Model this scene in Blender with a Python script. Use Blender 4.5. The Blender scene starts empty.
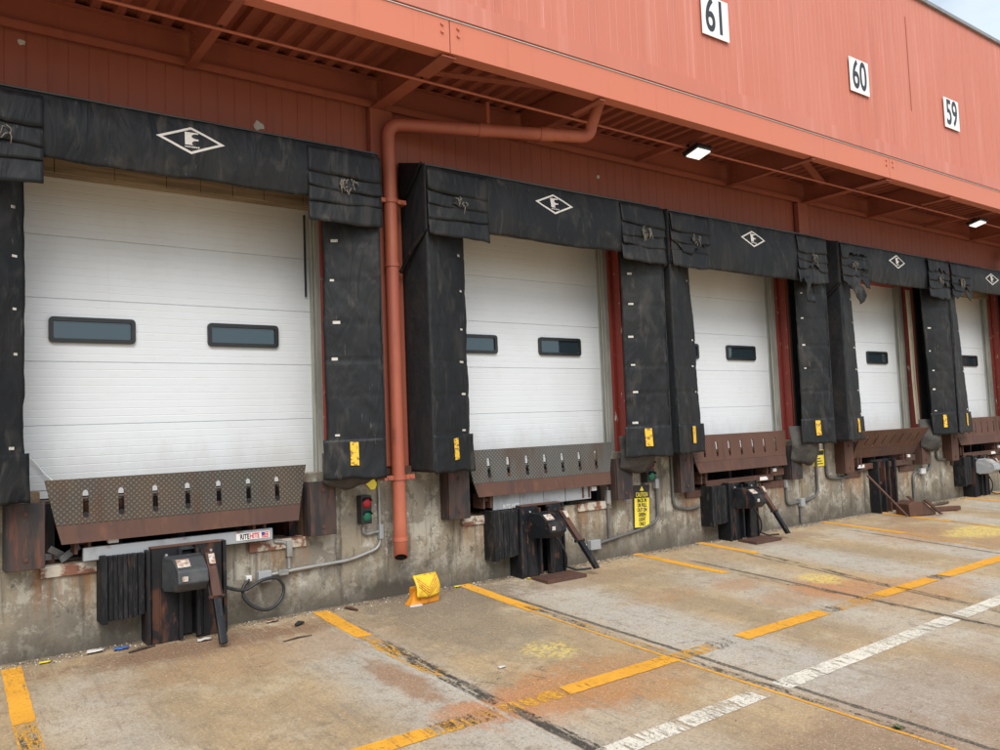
import bpy, bmesh, math, random
from mathutils import Vector, Matrix, noise, Quaternion
R = math.radians
rng = random.Random(7)
scene = bpy.context.scene
col = scene.collection
SL = math.tan(R(3.2))                       # yard falls away from the dock
def gz(y):
    if y >= 0: return 0.0
    return SL * max(y, -15.0)
# ------------------------------------------------------------------ node helpers
class NT:
    def __init__(s, name):
        s.m = bpy.data.materials.new(name); s.m.use_nodes = True
        s.t = s.m.node_tree; s.t.nodes.clear()
        s.out = s.t.nodes.new('ShaderNodeOutputMaterial')
        s.b = s.t.nodes.new('ShaderNodeBsdfPrincipled')
        s.t.links.new(s.b.outputs[0], s.out.inputs[0])
        g = s.t.nodes.new('ShaderNodeNewGeometry'); s.pos = g.outputs['Position']
        s._sep = None
    def n(s, typ, **kw):
        nd = s.t.nodes.new(typ)
        for k, v in kw.items(): setattr(nd, k, v)
        return nd
    def link(s, a, b): s.t.links.new(a, b)
    def put(s, sock, v):
        if isinstance(v, bpy.types.NodeSocket): s.link(v, sock)
        elif isinstance(v, (tuple, list)) and len(v) == 3 and sock.type == 'RGBA': sock.default_value = (*v, 1)
        else: sock.default_value = v
    def math(s, op, a, b=None, c=None, clamp=False):
        nd = s.n('ShaderNodeMath', operation=op, use_clamp=clamp)
        s.put(nd.inputs[0], a)
        if b is not None: s.put(nd.inputs[1], b)
        if c is not None: s.put(nd.inputs[2], c)
        return nd.outputs[0]
    def axis(s, k):
        if s._sep is None:
            s._sep = s.n('ShaderNodeSeparateXYZ'); s.link(s.pos, s._sep.inputs[0])
        return s._sep.outputs[k]
    def scaled(s, st, off=(0,0,0)):
        mp = s.n('ShaderNodeMapping'); s.link(s.pos, mp.inputs[0])
        mp.inputs['Scale'].default_value = st; mp.inputs['Location'].default_value = off
        return mp.outputs[0]
    def noise(s, scale, st=(1,1,1), det=5, rough=.6, off=(0,0,0), dist=0):
        nd = s.n('ShaderNodeTexNoise'); s.link(s.scaled(st, off), nd.inputs['Vector'])
        nd.inputs['Scale'].default_value = scale; nd.inputs['Detail'].default_value = det
        nd.inputs['Roughness'].default_value = rough; nd.inputs['Distortion'].default_value = dist
        return nd.outputs['Fac']
    def voro(s, scale, st=(1,1,1), feat='F1', off=(0,0,0)):
        nd = s.n('ShaderNodeTexVoronoi', feature=feat); s.link(s.scaled(st, off), nd.inputs['Vector'])
        nd.inputs['Scale'].default_value = scale
        return nd.outputs['Distance']
    def ss(s, v, lo, hi, to0=0., to1=1.):
        nd = s.n('ShaderNodeMapRange', interpolation_type='SMOOTHSTEP')
        s.put(nd.inputs[0], v); nd.inputs[1].default_value = lo; nd.inputs[2].default_value = hi
        nd.inputs[3].default_value = to0; nd.inputs[4].default_value = to1
        return nd.outputs[0]
    def mix(s, f, a, b, blend='MIX'):
        nd = s.n('ShaderNodeMix', data_type='RGBA', blend_type=blend)
        s.put(nd.inputs[0], f); s.put(nd.inputs[6], a); s.put(nd.inputs[7], b)
        return nd.outputs[2]
    def bump(s, h, strength=.5, dist=.01, prev=None):
        nd = s.n('ShaderNodeBump'); nd.inputs['Strength'].default_value = strength
        nd.inputs['Distance'].default_value = dist; s.link(h, nd.inputs['Height'])
        if prev is not None: s.link(prev, nd.inputs['Normal'])
        return nd.outputs[0]
    def done(s, color, rough=.7, metal=0., normal=None, spec=None):
        s.put(s.b.inputs['Base Color'], color); s.put(s.b.inputs['Roughness'], rough)
        s.put(s.b.inputs['Metallic'], metal)
        if normal is not None: s.link(normal, s.b.inputs['Normal'])
        if spec is not None: s.b.inputs['Specular IOR Level'].default_value = spec
        return s.m
def simple(name, base, layers=(), rough=.7, metal=0., bump=None, spec=None):
    """layers: (scale, stretch, lo, hi, colour, strength)"""
    t = NT(name); c = base
    for i, (sc, st, lo, hi, cc, k) in enumerate(layers):
        f = t.ss(t.noise(sc, st, off=(i*3.7, i*1.3, i*2.1)), lo, hi, 0, k)
        c = t.mix(f, c, cc)
    nm = None
    if bump:
        sc, st, k, d = bump
        nm = t.bump(t.noise(sc, st, det=6), k, d)
    return t.done(c, rough, metal, nm, spec)
# ------------------------------------------------------------------ materials
M = {}
ONE = (1,1,1)
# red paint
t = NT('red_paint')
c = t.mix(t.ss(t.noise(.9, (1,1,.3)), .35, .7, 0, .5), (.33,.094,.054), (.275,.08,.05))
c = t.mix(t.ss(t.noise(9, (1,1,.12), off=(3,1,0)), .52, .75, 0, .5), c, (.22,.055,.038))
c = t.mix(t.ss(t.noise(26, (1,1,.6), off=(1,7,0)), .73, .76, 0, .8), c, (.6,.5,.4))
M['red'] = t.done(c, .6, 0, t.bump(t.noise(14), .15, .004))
t = NT('red_fascia_paint')
c = t.mix(t.ss(t.noise(.7, (1,1,.6)), .3, .7, 0, .7), (.57,.175,.10), (.53,.178,.11))
c = t.mix(t.ss(t.noise(12, (1,1,.1), off=(3,1,0)), .58, .8, 0, .35), c, (.36,.09,.055))
c = t.mix(t.ss(t.noise(40, off=(1,7,0)), .74, .77, 0, .6), c, (.3,.09,.05))
c = t.mix(t.ss(t.noise(7, (1,1,.03), 7, .75, off=(13,1,0)), .57, .68, 0, .35), c, (.34,.10,.062))
M['fascia'] = t.done(c, .5, 0, t.bump(t.noise(2.5), .12, .02))
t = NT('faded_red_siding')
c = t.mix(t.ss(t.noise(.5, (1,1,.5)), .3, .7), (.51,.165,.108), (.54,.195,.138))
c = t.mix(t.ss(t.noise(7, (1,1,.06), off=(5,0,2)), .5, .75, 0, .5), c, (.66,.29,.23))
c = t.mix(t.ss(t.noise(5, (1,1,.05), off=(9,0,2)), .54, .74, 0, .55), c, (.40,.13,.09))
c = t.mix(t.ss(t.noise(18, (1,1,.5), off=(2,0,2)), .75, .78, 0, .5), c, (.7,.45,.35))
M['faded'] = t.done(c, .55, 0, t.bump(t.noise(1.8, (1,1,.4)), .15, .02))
t = NT('red_pipe_paint')
c = t.mix(t.ss(t.noise(1.1, (1,1,.7)), .4, .6), (.45,.13,.072), (.37,.10,.06))
c = t.mix(t.ss(t.noise(9, (1,1,.25), off=(3,1,0)), .58, .75, 0, .6), c, (.2,.06,.04))
M['pipe'] = t.done(c, .5, 0, t.bump(t.noise(30), .1, .003))
t = NT('chipped_red_channel')
c = t.mix(t.ss(t.noise(3, (1,1,.4)), .4, .65, 0, .7), (.30,.05,.035), (.22,.045,.035))
c = t.mix(t.ss(t.noise(16, (1,1,.5), off=(3,1,4)), .64, .68, 0, .9), c, (.62,.57,.5))
M['channel'] = t.done(c, .55)
# black fabric
t = NT('black_shelter_fabric')
c = t.mix(t.ss(t.noise(1.6, (1,1,.6)), .42, .7, 0, .7), (.009,.011,.013), (.022,.022,.021))
c = t.mix(t.ss(t.noise(5.5, (1,1,.35), off=(4,2,1), dist=1.0), .55, .72, 0, .55), c, (.075,.066,.056))
c = t.mix(t.ss(t.noise(2.2, (1.3,1,.8), 8, .75, off=(14,2,6)), .54, .68, 0, .42), c, (.052,.047,.042))
c = t.mix(t.ss(t.noise(30, (1,1,.15), off=(1,2,1)), .66, .72, 0, .4), c, (.14,.13,.12))
c = t.mix(t.ss(t.noise(55, (1,1,1), off=(6,2,1)), .74, .77, 0, .5), c, (.25,.24,.22))
mp_ = t.n('ShaderNodeMapping'); t.link(t.pos, mp_.inputs[0]); mp_.inputs['Rotation'].default_value = (0, R(34), 0); mp_.inputs['Scale'].default_value = (2.1, 1, .75)
nz_ = t.n('ShaderNodeTexNoise'); t.link(mp_.outputs[0], nz_.inputs['Vector']); nz_.inputs['Scale'].default_value = 1.9; nz_.inputs['Detail'].default_value = 3.5; nz_.inputs['Roughness'].default_value = .5; nz_.inputs['Distortion'].default_value = 1.2
nb = t.bump(t.noise(4, (1,1,.6), det=2, dist=.6), .34, .03)
nb = t.bump(nz_.outputs['Fac'], .46, .07, nb)
c = t.mix(t.ss(nz_.outputs['Fac'], .54, .72, 0, .42), c, (.058,.053,.047))
nb = t.bump(t.noise(260, ONE, det=2), .15, .001, nb)
M['fabric'] = t.done(c, .55, 0, nb, .3)
M['fabric_side'] = simple('ribbed_black_fabric', (.020,.023,.026), [(4,(1,1,.5),.45,.7,(.04,.038,.036),.8), (18,(1,.3,1),.62,.8,(.07,.065,.06),.5)], .7, 0, (5,(1,1.5,1.5),.5,.03), .3)
M['gray_rubber'] = simple('weathered_grey_rubber', (.075,.07,.064), [(4,ONE,.4,.65,(.035,.033,.031),.8),(14,ONE,.55,.75,(.14,.125,.11),.5)], .8, 0, (6,ONE,.6,.03), .3)
M['grey_housing'] = simple('scuffed_grey_housing', (.050,.054,.058), [(4,ONE,.5,.62,(.085,.085,.082),.7),(14,ONE,.58,.66,(.02,.02,.02),.7),(30,ONE,.66,.70,(.3,.29,.27),.6)], .5, .1, (12,ONE,.15,.01))
M['rubber'] = simple('black_laminated_rubber', (.011,.012,.014), [(5,(6,1,.6),.5,.62,(.032,.031,.030),.9),(9,(3,1,.4),.58,.68,(.10,.055,.034),.6),(26,(5,1,.4),.58,.66,(.07,.066,.06),.7)], .7, 0, (24,(4,1,.3),.7,.015), .2)
M['edge_trim'] = simple('dark_grey_edge_trim', (.06,.063,.063), [(8,ONE,.5,.7,(.05,.05,.05),.8)], .6)
M['white_mark'] = simple('white_print', (.72,.69,.64), [(25,ONE,.55,.8,(.35,.33,.3),.6)], .6)
M['tab'] = simple('dirty_white_tab', (.55,.53,.48), [(20,ONE,.5,.7,(.25,.22,.18),.7)], .7)
M['thread'] = simple('frayed_thread', (.22,.19,.15), [(20,ONE,.5,.7,(.16,.14,.12),.7)], .9)
# yellow label with dark print
t = NT('yellow_warning_label')
c = t.mix(t.ss(t.noise(22, (1.2,1,1.6), det=3), .53, .57, 0, .8), (.78,.47,.035), (.16,.1,.03))
M['ylabel'] = t.done(c, .55)
# door
t = NT('white_door_paint')
z = t.axis(2)
c = t.mix(t.ss(t.noise(1.3, (1,1,.6)), .4, .7, 0, .5), (.70,.735,.76), (.64,.668,.685))
top = t.math('ADD', z, t.math('MULTIPLY', t.noise(2.5, (1,1,.3)), .9))
c = t.mix(t.ss(top, 3.5, 4.5, 0, .5), c, (.54,.50,.44))            # grime plus the shade under the header, both tinted into the paint
c = t.mix(t.ss(t.noise(11, (.7,1,5), off=(3,0,1)), .55, .75, 0, .35), c, (.60,.57,.52))
c = t.mix(t.ss(t.noise(60, (1,1,1), off=(9,0,1)), .70, .78, 0, .3), c, (.45,.42,.38))
c = t.mix(t.ss(t.noise(3.2, (4,1,.22), 7, .8, off=(13,0,1)), .58, .72, 0, .14), c, (.47,.44,.39))
c = t.mix(t.math('MULTIPLY', t.ss(t.math('SUBTRACT', z, t.math('MULTIPLY', t.noise(4, (1,1,.5), 6, .75, off=(5,0,7)), .7)), .95, 1.35, 1, 0), .4), c, (.45,.42,.36))
c = t.mix(t.ss(t.noise(17, (.35,1,3), 6, .8, off=(23,0,1)), .66, .70, 0, .5), c, (.30,.29,.27))
M['door'] = t.done(c, .42, 0, t.bump(t.noise(140), .05, .002))
M['jamb'] = simple('pale_weathered_jamb', (.40,.40,.355), [(6,(1,1,.15),.4,.65,(.21,.215,.19),.8),(22,(1,1,.3),.6,.72,(.42,.41,.37),.7),(9,(3,3,.2),.63,.72,(.16,.12,.085),.7)], .8, 0, (20,(3,3,.2),.4,.006))
M['wood'] = simple('old_wood_header', (.31,.235,.15), [(5,(.3,1,6),.4,.65,(.17,.125,.08),.8),(12,(2,1,1),.6,.75,(.42,.34,.24),.6)], .8, 0, (20,(.2,1,5),.4,.006))
M['black_plastic'] = simple('black_plastic', (.018,.019,.02), [(9,ONE,.5,.75,(.04,.04,.04),.6)], .4)
t = NT('dark_window_pane')
M['glass'] = t.done((.022,.036,.044), .02, 0, t.bump(t.noise(2.2), .06, .02)); t.b.inputs['IOR'].default_value = 1.95; t.b.inputs['Specular Tint'].default_value = (.82,.95,1,1)
# steel
def plate_mat(name, c1, c2, rust, k):
    t = NT(name)
    v = t.scaled((1,1,1)); sp = t.n('ShaderNodeSeparateXYZ'); t.link(v, sp.inputs[0])
    x, z = sp.outputs[0], sp.outputs[2]
    a = t.math('ADD', x, z); b = t.math('SUBTRACT', x, z)
    per = 2*math.pi/.085
    wa = t.math('SINE', t.math('MULTIPLY', a, per)); wb = t.math('SINE', t.math('MULTIPLY', b, per))
    w = t.math('MULTIPLY', wa, wb)
    lug = t.ss(t.math('ABSOLUTE', w), .3, .75)
    c = t.mix(t.ss(t.noise(2.6, (1,1,.7)), .38, .62), c1, c2)
    c = t.mix(t.math('MULTIPLY', lug, .55), c, tuple(v*2.6 for v in c1))
    c = t.mix(t.ss(t.noise(5, (1,1,.25), off=(4,4,4)), .5, .7, 0, k), c, rust)
    nb = t.bump(lug, .7, .004)
    return t.done(c, .55, .25, t.bump(t.noise(40), .15, .003, nb))
M['plate_grey'] = plate_mat('grey_tread_plate', (.058,.052,.042), (.082,.055,.036), (.085,.042,.024), .75)
M['plate_steel'] = plate_mat('worn_steel_tread_plate', (.080,.079,.073), (.075,.066,.055), (.085,.045,.028), .5)
M['plate_rust'] = plate_mat('rusty_tread_plate', (.088,.041,.028), (.10,.05,.034), (.07,.03,.02), .8)
M['rust'] = simple('rusted_steel', (.10,.046,.029), [(3,(1,1,.6),.4,.65,(.075,.036,.027),.9),(11,(1,1,.3),.55,.7,(.15,.062,.034),.7),(25,ONE,.65,.72,(.04,.028,.024),.8),(7,(2,1,.12),.5,.7,(.05,.032,.026),.6)], .75, .1, (30,ONE,.3,.004))
M['rust_black'] = simple('black_steel_rusting', (.016,.016,.018), [(4,(1,1,.4),.54,.63,(.10,.042,.025),.85),(16,(1,1,.3),.6,.72,(.16,.068,.04),.7),(9,(1,1,.5),.6,.68,(.05,.047,.045),.7)], .6, .1, (30,ONE,.4,.006), .25)
M['black_steel'] = simple('worn_black_steel', (.011,.013,.016), [(4,(1.4,1,.4),.5,.62,(.032,.031,.031),.8),(9,(1.6,1,.35),.575,.64,(.11,.048,.028),.75),(16,(1,1,.5),.62,.68,(.13,.06,.035),.7),(50,ONE,.70,.73,(.3,.3,.28),.6)], .42, .1, (30,ONE,.3,.005), .3)
M['bumper'] = simple('scuffed_bumper_face', (.06,.036,.03), [(5,(1.6,1,.35),.42,.58,(.02,.02,.021),.95),(9,(1.6,1,.22),.55,.66,(.14,.05,.03),.85),(30,(1,1,.6),.7,.74,(.4,.36,.3),.5)], .65, .1, (25,(1,1,.4),.4,.006))
M['galv'] = simple('painted_grey_steel', (.33,.345,.36), [(5,(1,1,.6),.5,.7,(.2,.2,.2),.7),(11,(.6,1,1.5),.6,.72,(.17,.08,.045),.8)], .55, .2)
M['conduit'] = simple('galvanised_conduit', (.34,.34,.325), [(8,ONE,.5,.7,(.2,.2,.19),.8),(20,ONE,.65,.75,(.22,.13,.08),.5)], .5, .45)
M['dark_conduit'] = simple('dull_dark_conduit', (.13,.13,.125), [(8,ONE,.5,.7,(.07,.07,.07),.8)], .55, .3)
M['peel'] = simple('peeling_painted_rust', (.50,.45,.37), [(7,(1,1,1.3),.45,.56,(.19,.07,.037),.95),(20,ONE,.55,.65,(.10,.045,.03),.7)], .8, 0, (14,ONE,.5,.008))
M['cable'] = simple('black_cable', (.02,.021,.022), [(20,ONE,.5,.7,(.05,.05,.05),.6)], .5)
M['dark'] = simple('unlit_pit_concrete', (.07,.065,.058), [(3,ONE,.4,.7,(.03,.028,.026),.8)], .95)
M['white_box'] = simple('white_junction_box', (.62,.62,.6), [(12,ONE,.5,.75,(.4,.38,.34),.6)], .5)
M['sticker'] = simple('white_sticker', (.70,.70,.68), [(40,ONE,.55,.65,(.5,.2,.12),.5)], .5)
M['worn_sticker'] = simple('worn_warning_sticker', (.52,.48,.42), [(26,(1,1,2),.48,.56,(.30,.13,.07),.8),(45,ONE,.55,.65,(.12,.1,.09),.7)], .6)
M['black_ink'] = simple('black_ink', (.015,.015,.016), rough=.6)
M['pipe_shade'] = simple('shaded_pipe_inside', (.012,.010,.009), rough=.9)  # near-black colour stands in for the shade inside the pipe mouth
M['red_ink'] = simple('red_ink', (.55,.02,.025), rough=.6)
M['blue_ink'] = simple('blue_ink', (.03,.05,.25), rough=.6)
M['sign_white'] = simple('white_sign_sheet', (.80,.80,.79), [(6,(1,1,.3),.55,.8,(.62,.62,.6),.5)], .45)
M['numeral'] = simple('dark_grey_numeral', (.028,.032,.038), rough=.5)
M['sign_yellow'] = simple('faded_yellow_sign', (.80,.64,.06), [(12,ONE,.55,.75,(.55,.42,.08),.6)], .5)
M['chock_top'] = simple('bright_yellow_paint', (.80,.50,.03), [(30,ONE,.60,.66,(.3,.13,.03),.8),(9,ONE,.5,.64,(.52,.30,.03),.7)], .55)
M['chevron'] = simple('dark_orange_print', (.36,.13,.015), [(25,ONE,.5,.6,(.6,.3,.03),.7)], .6)
M['chock_base'] = simple('orange_yellow_paint', (.66,.25,.012), [(9,(1,1,.7),.5,.68,(.45,.13,.02),.8),(25,ONE,.66,.72,(.1,.04,.02),.8)], .5)
M['roof'] = simple('grey_roof_trim', (.26,.27,.28), [(5,ONE,.5,.7,(.16,.165,.17),.7)], .5, .3)
M['hose'] = simple('cream_hose', (.55,.49,.36), [(20,(1,1,.2),.5,.7,(.3,.25,.18),.7)], .6)
M['paper'] = simple('pale_litter', (.6,.58,.54), rough=.8)
M['blue_bit'] = simple('blue_wrapper', (.05,.14,.45), rough=.5)
M['yellow_bit'] = simple('yellow_wrapper', (.75,.6,.05), rough=.5)
M['red_bit'] = simple('red_wrapper', (.6,.03,.03), rough=.5)
M['weed'] = simple('green_weed', (.06,.11,.03), [(20,ONE,.5,.7,(.1,.14,.05),.7)], .7)
M['scrap'] = simple('dark_wood_scrap', (.06,.042,.03), [(20,ONE,.5,.7,(.13,.09,.06),.7)], .85)
def lens(name, c, e):
    t = NT(name); m = t.done(c, .25, 0, t.bump(t.voro(160), .5, .003))
    if e: t.b.inputs['Emission Color'].default_value = (*c, 1); t.b.inputs['Emission Strength'].default_value = e
    return m
M['red_lens'] = lens('red_signal_lens', (.36,.010,.018), .02)
M['green_lens'] = lens('green_signal_lens', (.006,.13,.075), 0)
t = NT('lit_lamp_lens'); M['lamp'] = t.done((.9,.9,.85), .4)
t.b.inputs['Emission Color'].default_value = (1,.98,.88,1); t.b.inputs['Emission Strength'].default_value = .55
# dock wall concrete
t = NT('stained_dock_concrete')
z = t.axis(2)
c = t.mix(t.ss(t.noise(1.1, ONE, 6), .40, .60), (.31,.265,.195), (.235,.21,.17))
c = t.mix(t.ss(t.noise(2.6, (1,1,1), 10, .74, off=(2,0,5)), .50, .55, 0, .75), c, (.46,.43,.36))
c = t.mix(t.ss(t.noise(2.1, (1,1,.8), 10, .76, off=(7,0,3)), .535, .565, 0, .8), c, (.22,.20,.165))
c = t.mix(t.ss(t.noise(4.4, (1,1,.8), 10, .8, off=(1,0,8)), .555, .585, 0, .8), c, (.13,.112,.088))
c = t.mix(t.ss(t.noise(5.2, (1,1,.9), 10, .8, off=(11,0,2)), .585, .605, 0, .85), c, (.56,.54,.48))
c = t.mix(t.ss(t.noise(5, (1,1,.12), off=(4,0,1)), .52, .72, 0, .6), c, (.33,.20,.085))
c = t.mix(t.ss(t.noise(9, (1,1,.10), off=(8,0,1)), .52, .66, 0, .7), c, (.075,.066,.055))
xx = t.axis(0)
for bc in (1.93, 5.84, 9.36, 13.15, 16.63):
    for sx in (-.87, .82):
        d_ = t.math('ABSOLUTE', t.math('SUBTRACT', xx, bc+sx))
        f_ = t.math('MULTIPLY', t.ss(d_, .2, .34, 1, 0), t.math('MULTIPLY', t.ss(z, .15, .66, 0, 1), t.ss(t.noise(7, (1.6,1,.09), 7, .75, off=(bc,0,0)), .42, .60, 0, .85)))
        c = t.mix(f_, c, (.26,.125,.05))
d_ = t.math('ADD', t.math('ABSOLUTE', t.math('SUBTRACT', xx, 3.9)), t.math('MULTIPLY', t.noise(3, ONE, 7, .7, off=(1,1,1)), 1.1))
c = t.mix(t.math('MULTIPLY', t.ss(d_, .75, 1.1, 1, 0), t.ss(t.math('ADD', z, t.math('MULTIPLY', t.noise(6, (1,1,.5), 7, .75), -.25)), -.02, .06, .9, 0)), c, (.035,.033,.03))
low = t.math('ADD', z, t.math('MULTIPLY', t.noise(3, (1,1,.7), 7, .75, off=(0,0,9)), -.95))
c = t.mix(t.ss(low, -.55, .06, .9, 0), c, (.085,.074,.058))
c = t.mix(t.ss(t.noise(60, ONE, 4, .75, off=(2,0,2)), .60, .68, 0, .6), c, (.09,.08,.065))
c = t.mix(t.ss(t.noise(80, ONE, 4, .75, off=(12,0,2)), .62, .70, 0, .45), c, (.5,.46,.38))
nb = t.bump(t.noise(3.8, (1,1,.8), 9, .78, off=(1,0,8)), .6, .03)
nb = t.bump(t.noise(45, ONE, 7, .75), .6, .008, nb)
M['concrete'] = t.done(c, .9, 0, nb, .2)
# yard concrete ---------------------------------------------------------------
def yard(name):
    t = NT(name); x, y = t.axis(0), t.axis(1)
    wob = t.math('MULTIPLY', t.math('SUBTRACT', t.noise(1.6, ONE, 6, .65), .5), 1.0)
    fine = t.noise(7, ONE, 8, .7); fine2 = t.noise(4.5, (1.2,1,1), 9, .8, off=(1,4,0))
    c = t.mix(t.ss(t.noise(.9, (1,.7,1), 9, .7), .40, .60), (.47,.335,.185), (.35,.255,.15))
    c = t.mix(t.ss(t.noise(2.3, (.8,1,1), 8, .7, off=(3,3,0)), .48, .68, 0, .65), c, (.55,.455,.32))
    c = t.mix(t.ss(t.noise(3.0, (2.2,.35,1), 7, .7, off=(7,3,0)), .52, .72, 0, .45), c, (.25,.205,.155))
    # grey worn wheel bands beside the lines
    def band(x0, x1, y0, y1, colr, k, soft=.22):
        nonlocal c
        xx = t.math('ADD', x, t.math('MULTIPLY', wob, .35)); yy = t.math('ADD', y, wob)
        f = t.math('MULTIPLY', t.ss(xx, x0-soft, x0+soft), t.ss(xx, x1-soft, x1+soft, 1, 0))
        g = t.math('MULTIPLY', t.ss(yy, y0-.3, y0+.3), t.ss(yy, y1-.3, y1+.3, 1, 0))
        f = t.math('MULTIPLY', t.math('MULTIPLY', f, g), t.ss(fine, .3, .6, k*.72, k))
        c = t.mix(f, c, colr)
    G = (.50,.495,.465)
    band(2.45, 3.2, -4.2, -.75, G, .6); band(.72, 1.3, -2.6, -.6, G, .45)
    band(4.85, 5.75, -5.0, -.35, G, .68); band(6.6, 7.3, -4.6, -1.2, G, .5); band(7.55, 8.0, -5.0, -.8, G, .3)
    band(8.6, 9.4, -5, -.5, G, .65); band(10.3, 11.2, -5, -.6, G, .6); band(12.95, 13.7, -5, -.4, G, .6)
    band(3.1, 3.9, -6.2, -3.1, G, .35); band(5.0, 6.2, -6.5, -4.0, G, .6); band(14.6, 15.6, -5, -.4, G, .6)
    def blob(bx, by, rx, ry, colr, k, edge=.38, thr=None):
        nonlocal c
        dx = t.math('DIVIDE', t.math('SUBTRACT', x, bx), rx); dy = t.math('DIVIDE', t.math('SUBTRACT', y, by), ry)
        d = t.math('SQRT', t.math('ADD', t.math('MULTIPLY', dx, dx), t.math('MULTIPLY', dy, dy)))
        d = t.math('ADD', d, t.math('MULTIPLY', t.math('SUBTRACT', fine2, .5), 2.6))
        f = t.ss(d, 1-edge, 1+edge, k, 0)
        if thr: f = t.math('MULTIPLY', f, t.ss(t.noise(26, ONE, 4, .7, off=(bx,by,0)), thr, thr+.05))
        c = t.mix(f, c, colr)
    O = (.50,.20,.065); Y = (.72,.54,.14)
    blob(3.55,-2.95,.55,.35,O,.8); blob(4.1,-3.0,.55,.45,(.44,.21,.07),.65); blob(2.85,-2.1,.12,.5,(.3,.14,.06),.75)
    blob(3.0,-2.9,.35,.2,O,.7); blob(7.75,-2.45,.55,.45,O,.75); blob(8.3,-3.0,.9,.4,(.45,.24,.10),.6)
    blob(7.0,-1.75,.3,.22,(.42,.21,.09),.6); blob(6.0,-1.6,.5,.2,(.42,.24,.12),.5); blob(6.9,-2.4,.35,.25,(.42,.24,.12),.6)
    blob(11.4,-1.5,.8,.6,(.4,.2,.08),.6); blob(12.3,-2.4,1.2,.5,(.42,.22,.09),.5); blob(2.0,-.45,1.1,.25,(.2,.1,.055),.85)
    blob(5.9,-.6,.9,.3,(.3,.2,.12),.6); blob(2.3,-1.0,1.1,.35,(.37,.22,.11),.55); blob(9.3,-.45,1.0,.25,(.26,.17,.11),.5)
    blob(4.3,-.4,.9,.5,(.17,.14,.105),.8); blob(3.95,-1.3,.6,.8,(.22,.175,.125),.7); blob(6.2,-5.2,1.6,.5,(.33,.2,.11),.6); blob(7.6,-5.0,.9,.4,(.25,.19,.13),.5); blob(4.2,-4.7,.8,.4,(.28,.17,.10),.6); blob(5.6,-4.6,1.6,.6,(.3,.2,.13),.55)
    blob(12.9,-.7,.9,.25,(.3,.17,.09),.6)
    blob(4.1,-2.2,.2,.2,Y,.9,.35,.47); blob(7.95,-2.15,.25,.25,Y,.95,.35,.42); blob(12.3,-1.85,.7,.3,Y,.95,.35,.40)
    # slab joints: running out from the dock, and one across
    def joint(x0, w, sl, col_, k, lo=.36):
        nonlocal c
        xx = t.math('SUBTRACT', t.math('SUBTRACT', x, x0), t.math('MULTIPLY', y, sl))
        xx = t.math('ADD', xx, t.math('MULTIPLY', t.math('SUBTRACT', t.noise(9, ONE, 5, .7), .5), .05))
        f = t.ss(t.math('ABSOLUTE', xx), w*.6, w, 1, 0)
        f = t.math('MULTIPLY', t.math('MULTIPLY', f, t.ss(y, -.9, -.5, 1, 0)), t.ss(t.noise(12, (1,.4,1), off=(x0,0,0)), lo, lo+.12, 0, k))
        c = t.mix(f, c, col_)
    D = (.06,.055,.048)
    joint(3.16,.05,0,D,.8,.42); joint(4.80,.03,-.035,D,.95,.2); joint(7.55,.04,0,D,.85); joint(8.50,.035,.12,D,.75); joint(11.0,.04,.05,D,.8); joint(12.9,.03,0,D,.7); joint(14.9,.03,0,D,.7)
    joint(3.0,.02,-.02,(.5,.48,.44),.6)
    yj = t.math('ABSOLUTE', t.math('ADD', y, 6.6)); c = t.mix(t.ss(yj, .012, .03, .85, 0), c, D)
    # dirt gathered at the foot of the wall, specks, pits
    foot = t.math('ADD', y, t.math('MULTIPLY', t.noise(4, ONE, 6, .7), .35))
    c = t.mix(t.ss(foot, -.05, .2, 0, .8), c, (.11,.09,.07))
    c = t.mix(t.ss(t.noise(50, ONE, 4, .7, off=(5,5,0)), .60, .67, 0, .7), c, (.12,.095,.07))
    c = t.mix(t.ss(t.noise(75, ONE, 3, .6, off=(1,5,0)), .68, .72, 0, .7), c, (.62,.57,.5))
    c = t.mix(t.ss(t.noise(52, ONE, 6, .85), .49, .60, 0, .6), c, (.25,.185,.115))
    c = t.mix(t.ss(t.noise(64, ONE, 6, .85, off=(4,8,0)), .54, .62, 0, .6), c, (.70,.62,.48))
    c = t.mix(t.ss(t.noise(9, (1,1,1), 8, .8, off=(6,8,0)), .53, .61, 0, .5), c, (.23,.17,.11))
    c = t.mix(t.ss(t.noise(5, (2.6,.22,1), 8, .8, off=(16,8,0)), .54, .62, 0, .35), c, (.20,.165,.125))
    c = t.mix(t.ss(t.noise(7, (3.4,.18,1), 8, .8, off=(3,18,0)), .58, .66, 0, .28), c, (.62,.58,.50))
    wv = t.n('ShaderNodeTexVoronoi', feature='DISTANCE_TO_EDGE'); wv.inputs['Scale'].default_value = .42
    vm = t.n('ShaderNodeVectorMath', operation='ADD'); nn_ = t.n('ShaderNodeTexNoise'); t.link(t.pos, nn_.inputs['Vector']); nn_.inputs['Scale'].default_value = 1.4; nn_.inputs['Detail'].default_value = 8
    t.link(t.pos, vm.inputs[0]); t.link(nn_.outputs['Color'], vm.inputs[1]); t.link(vm.outputs[0], wv.inputs['Vector'])
    c = t.mix(t.math('MULTIPLY', t.ss(wv.outputs['Distance'], .001, .0035, .55, 0), t.ss(t.noise(1.2, ONE, 3, off=(2,2,0)), .58, .64)), c, (.09,.075,.055))
    # hairline scrapes
    c = t.mix(t.ss(t.noise(16, (5,.25,1), 3, .5, off=(9,1,0)), .68, .73, 0, .35), c, (.6,.56,.5))
    nb = t.bump(t.noise(5, ONE, 6, .6), .25, .02)
    nb = t.bump(t.noise(110, ONE, 6, .8), .8, .008, nb)
    return t, c, nb
t, c, nb = yard('yard_concrete'); M['yard'] = t.done(c, .85, 0, nb, .25)
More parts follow.
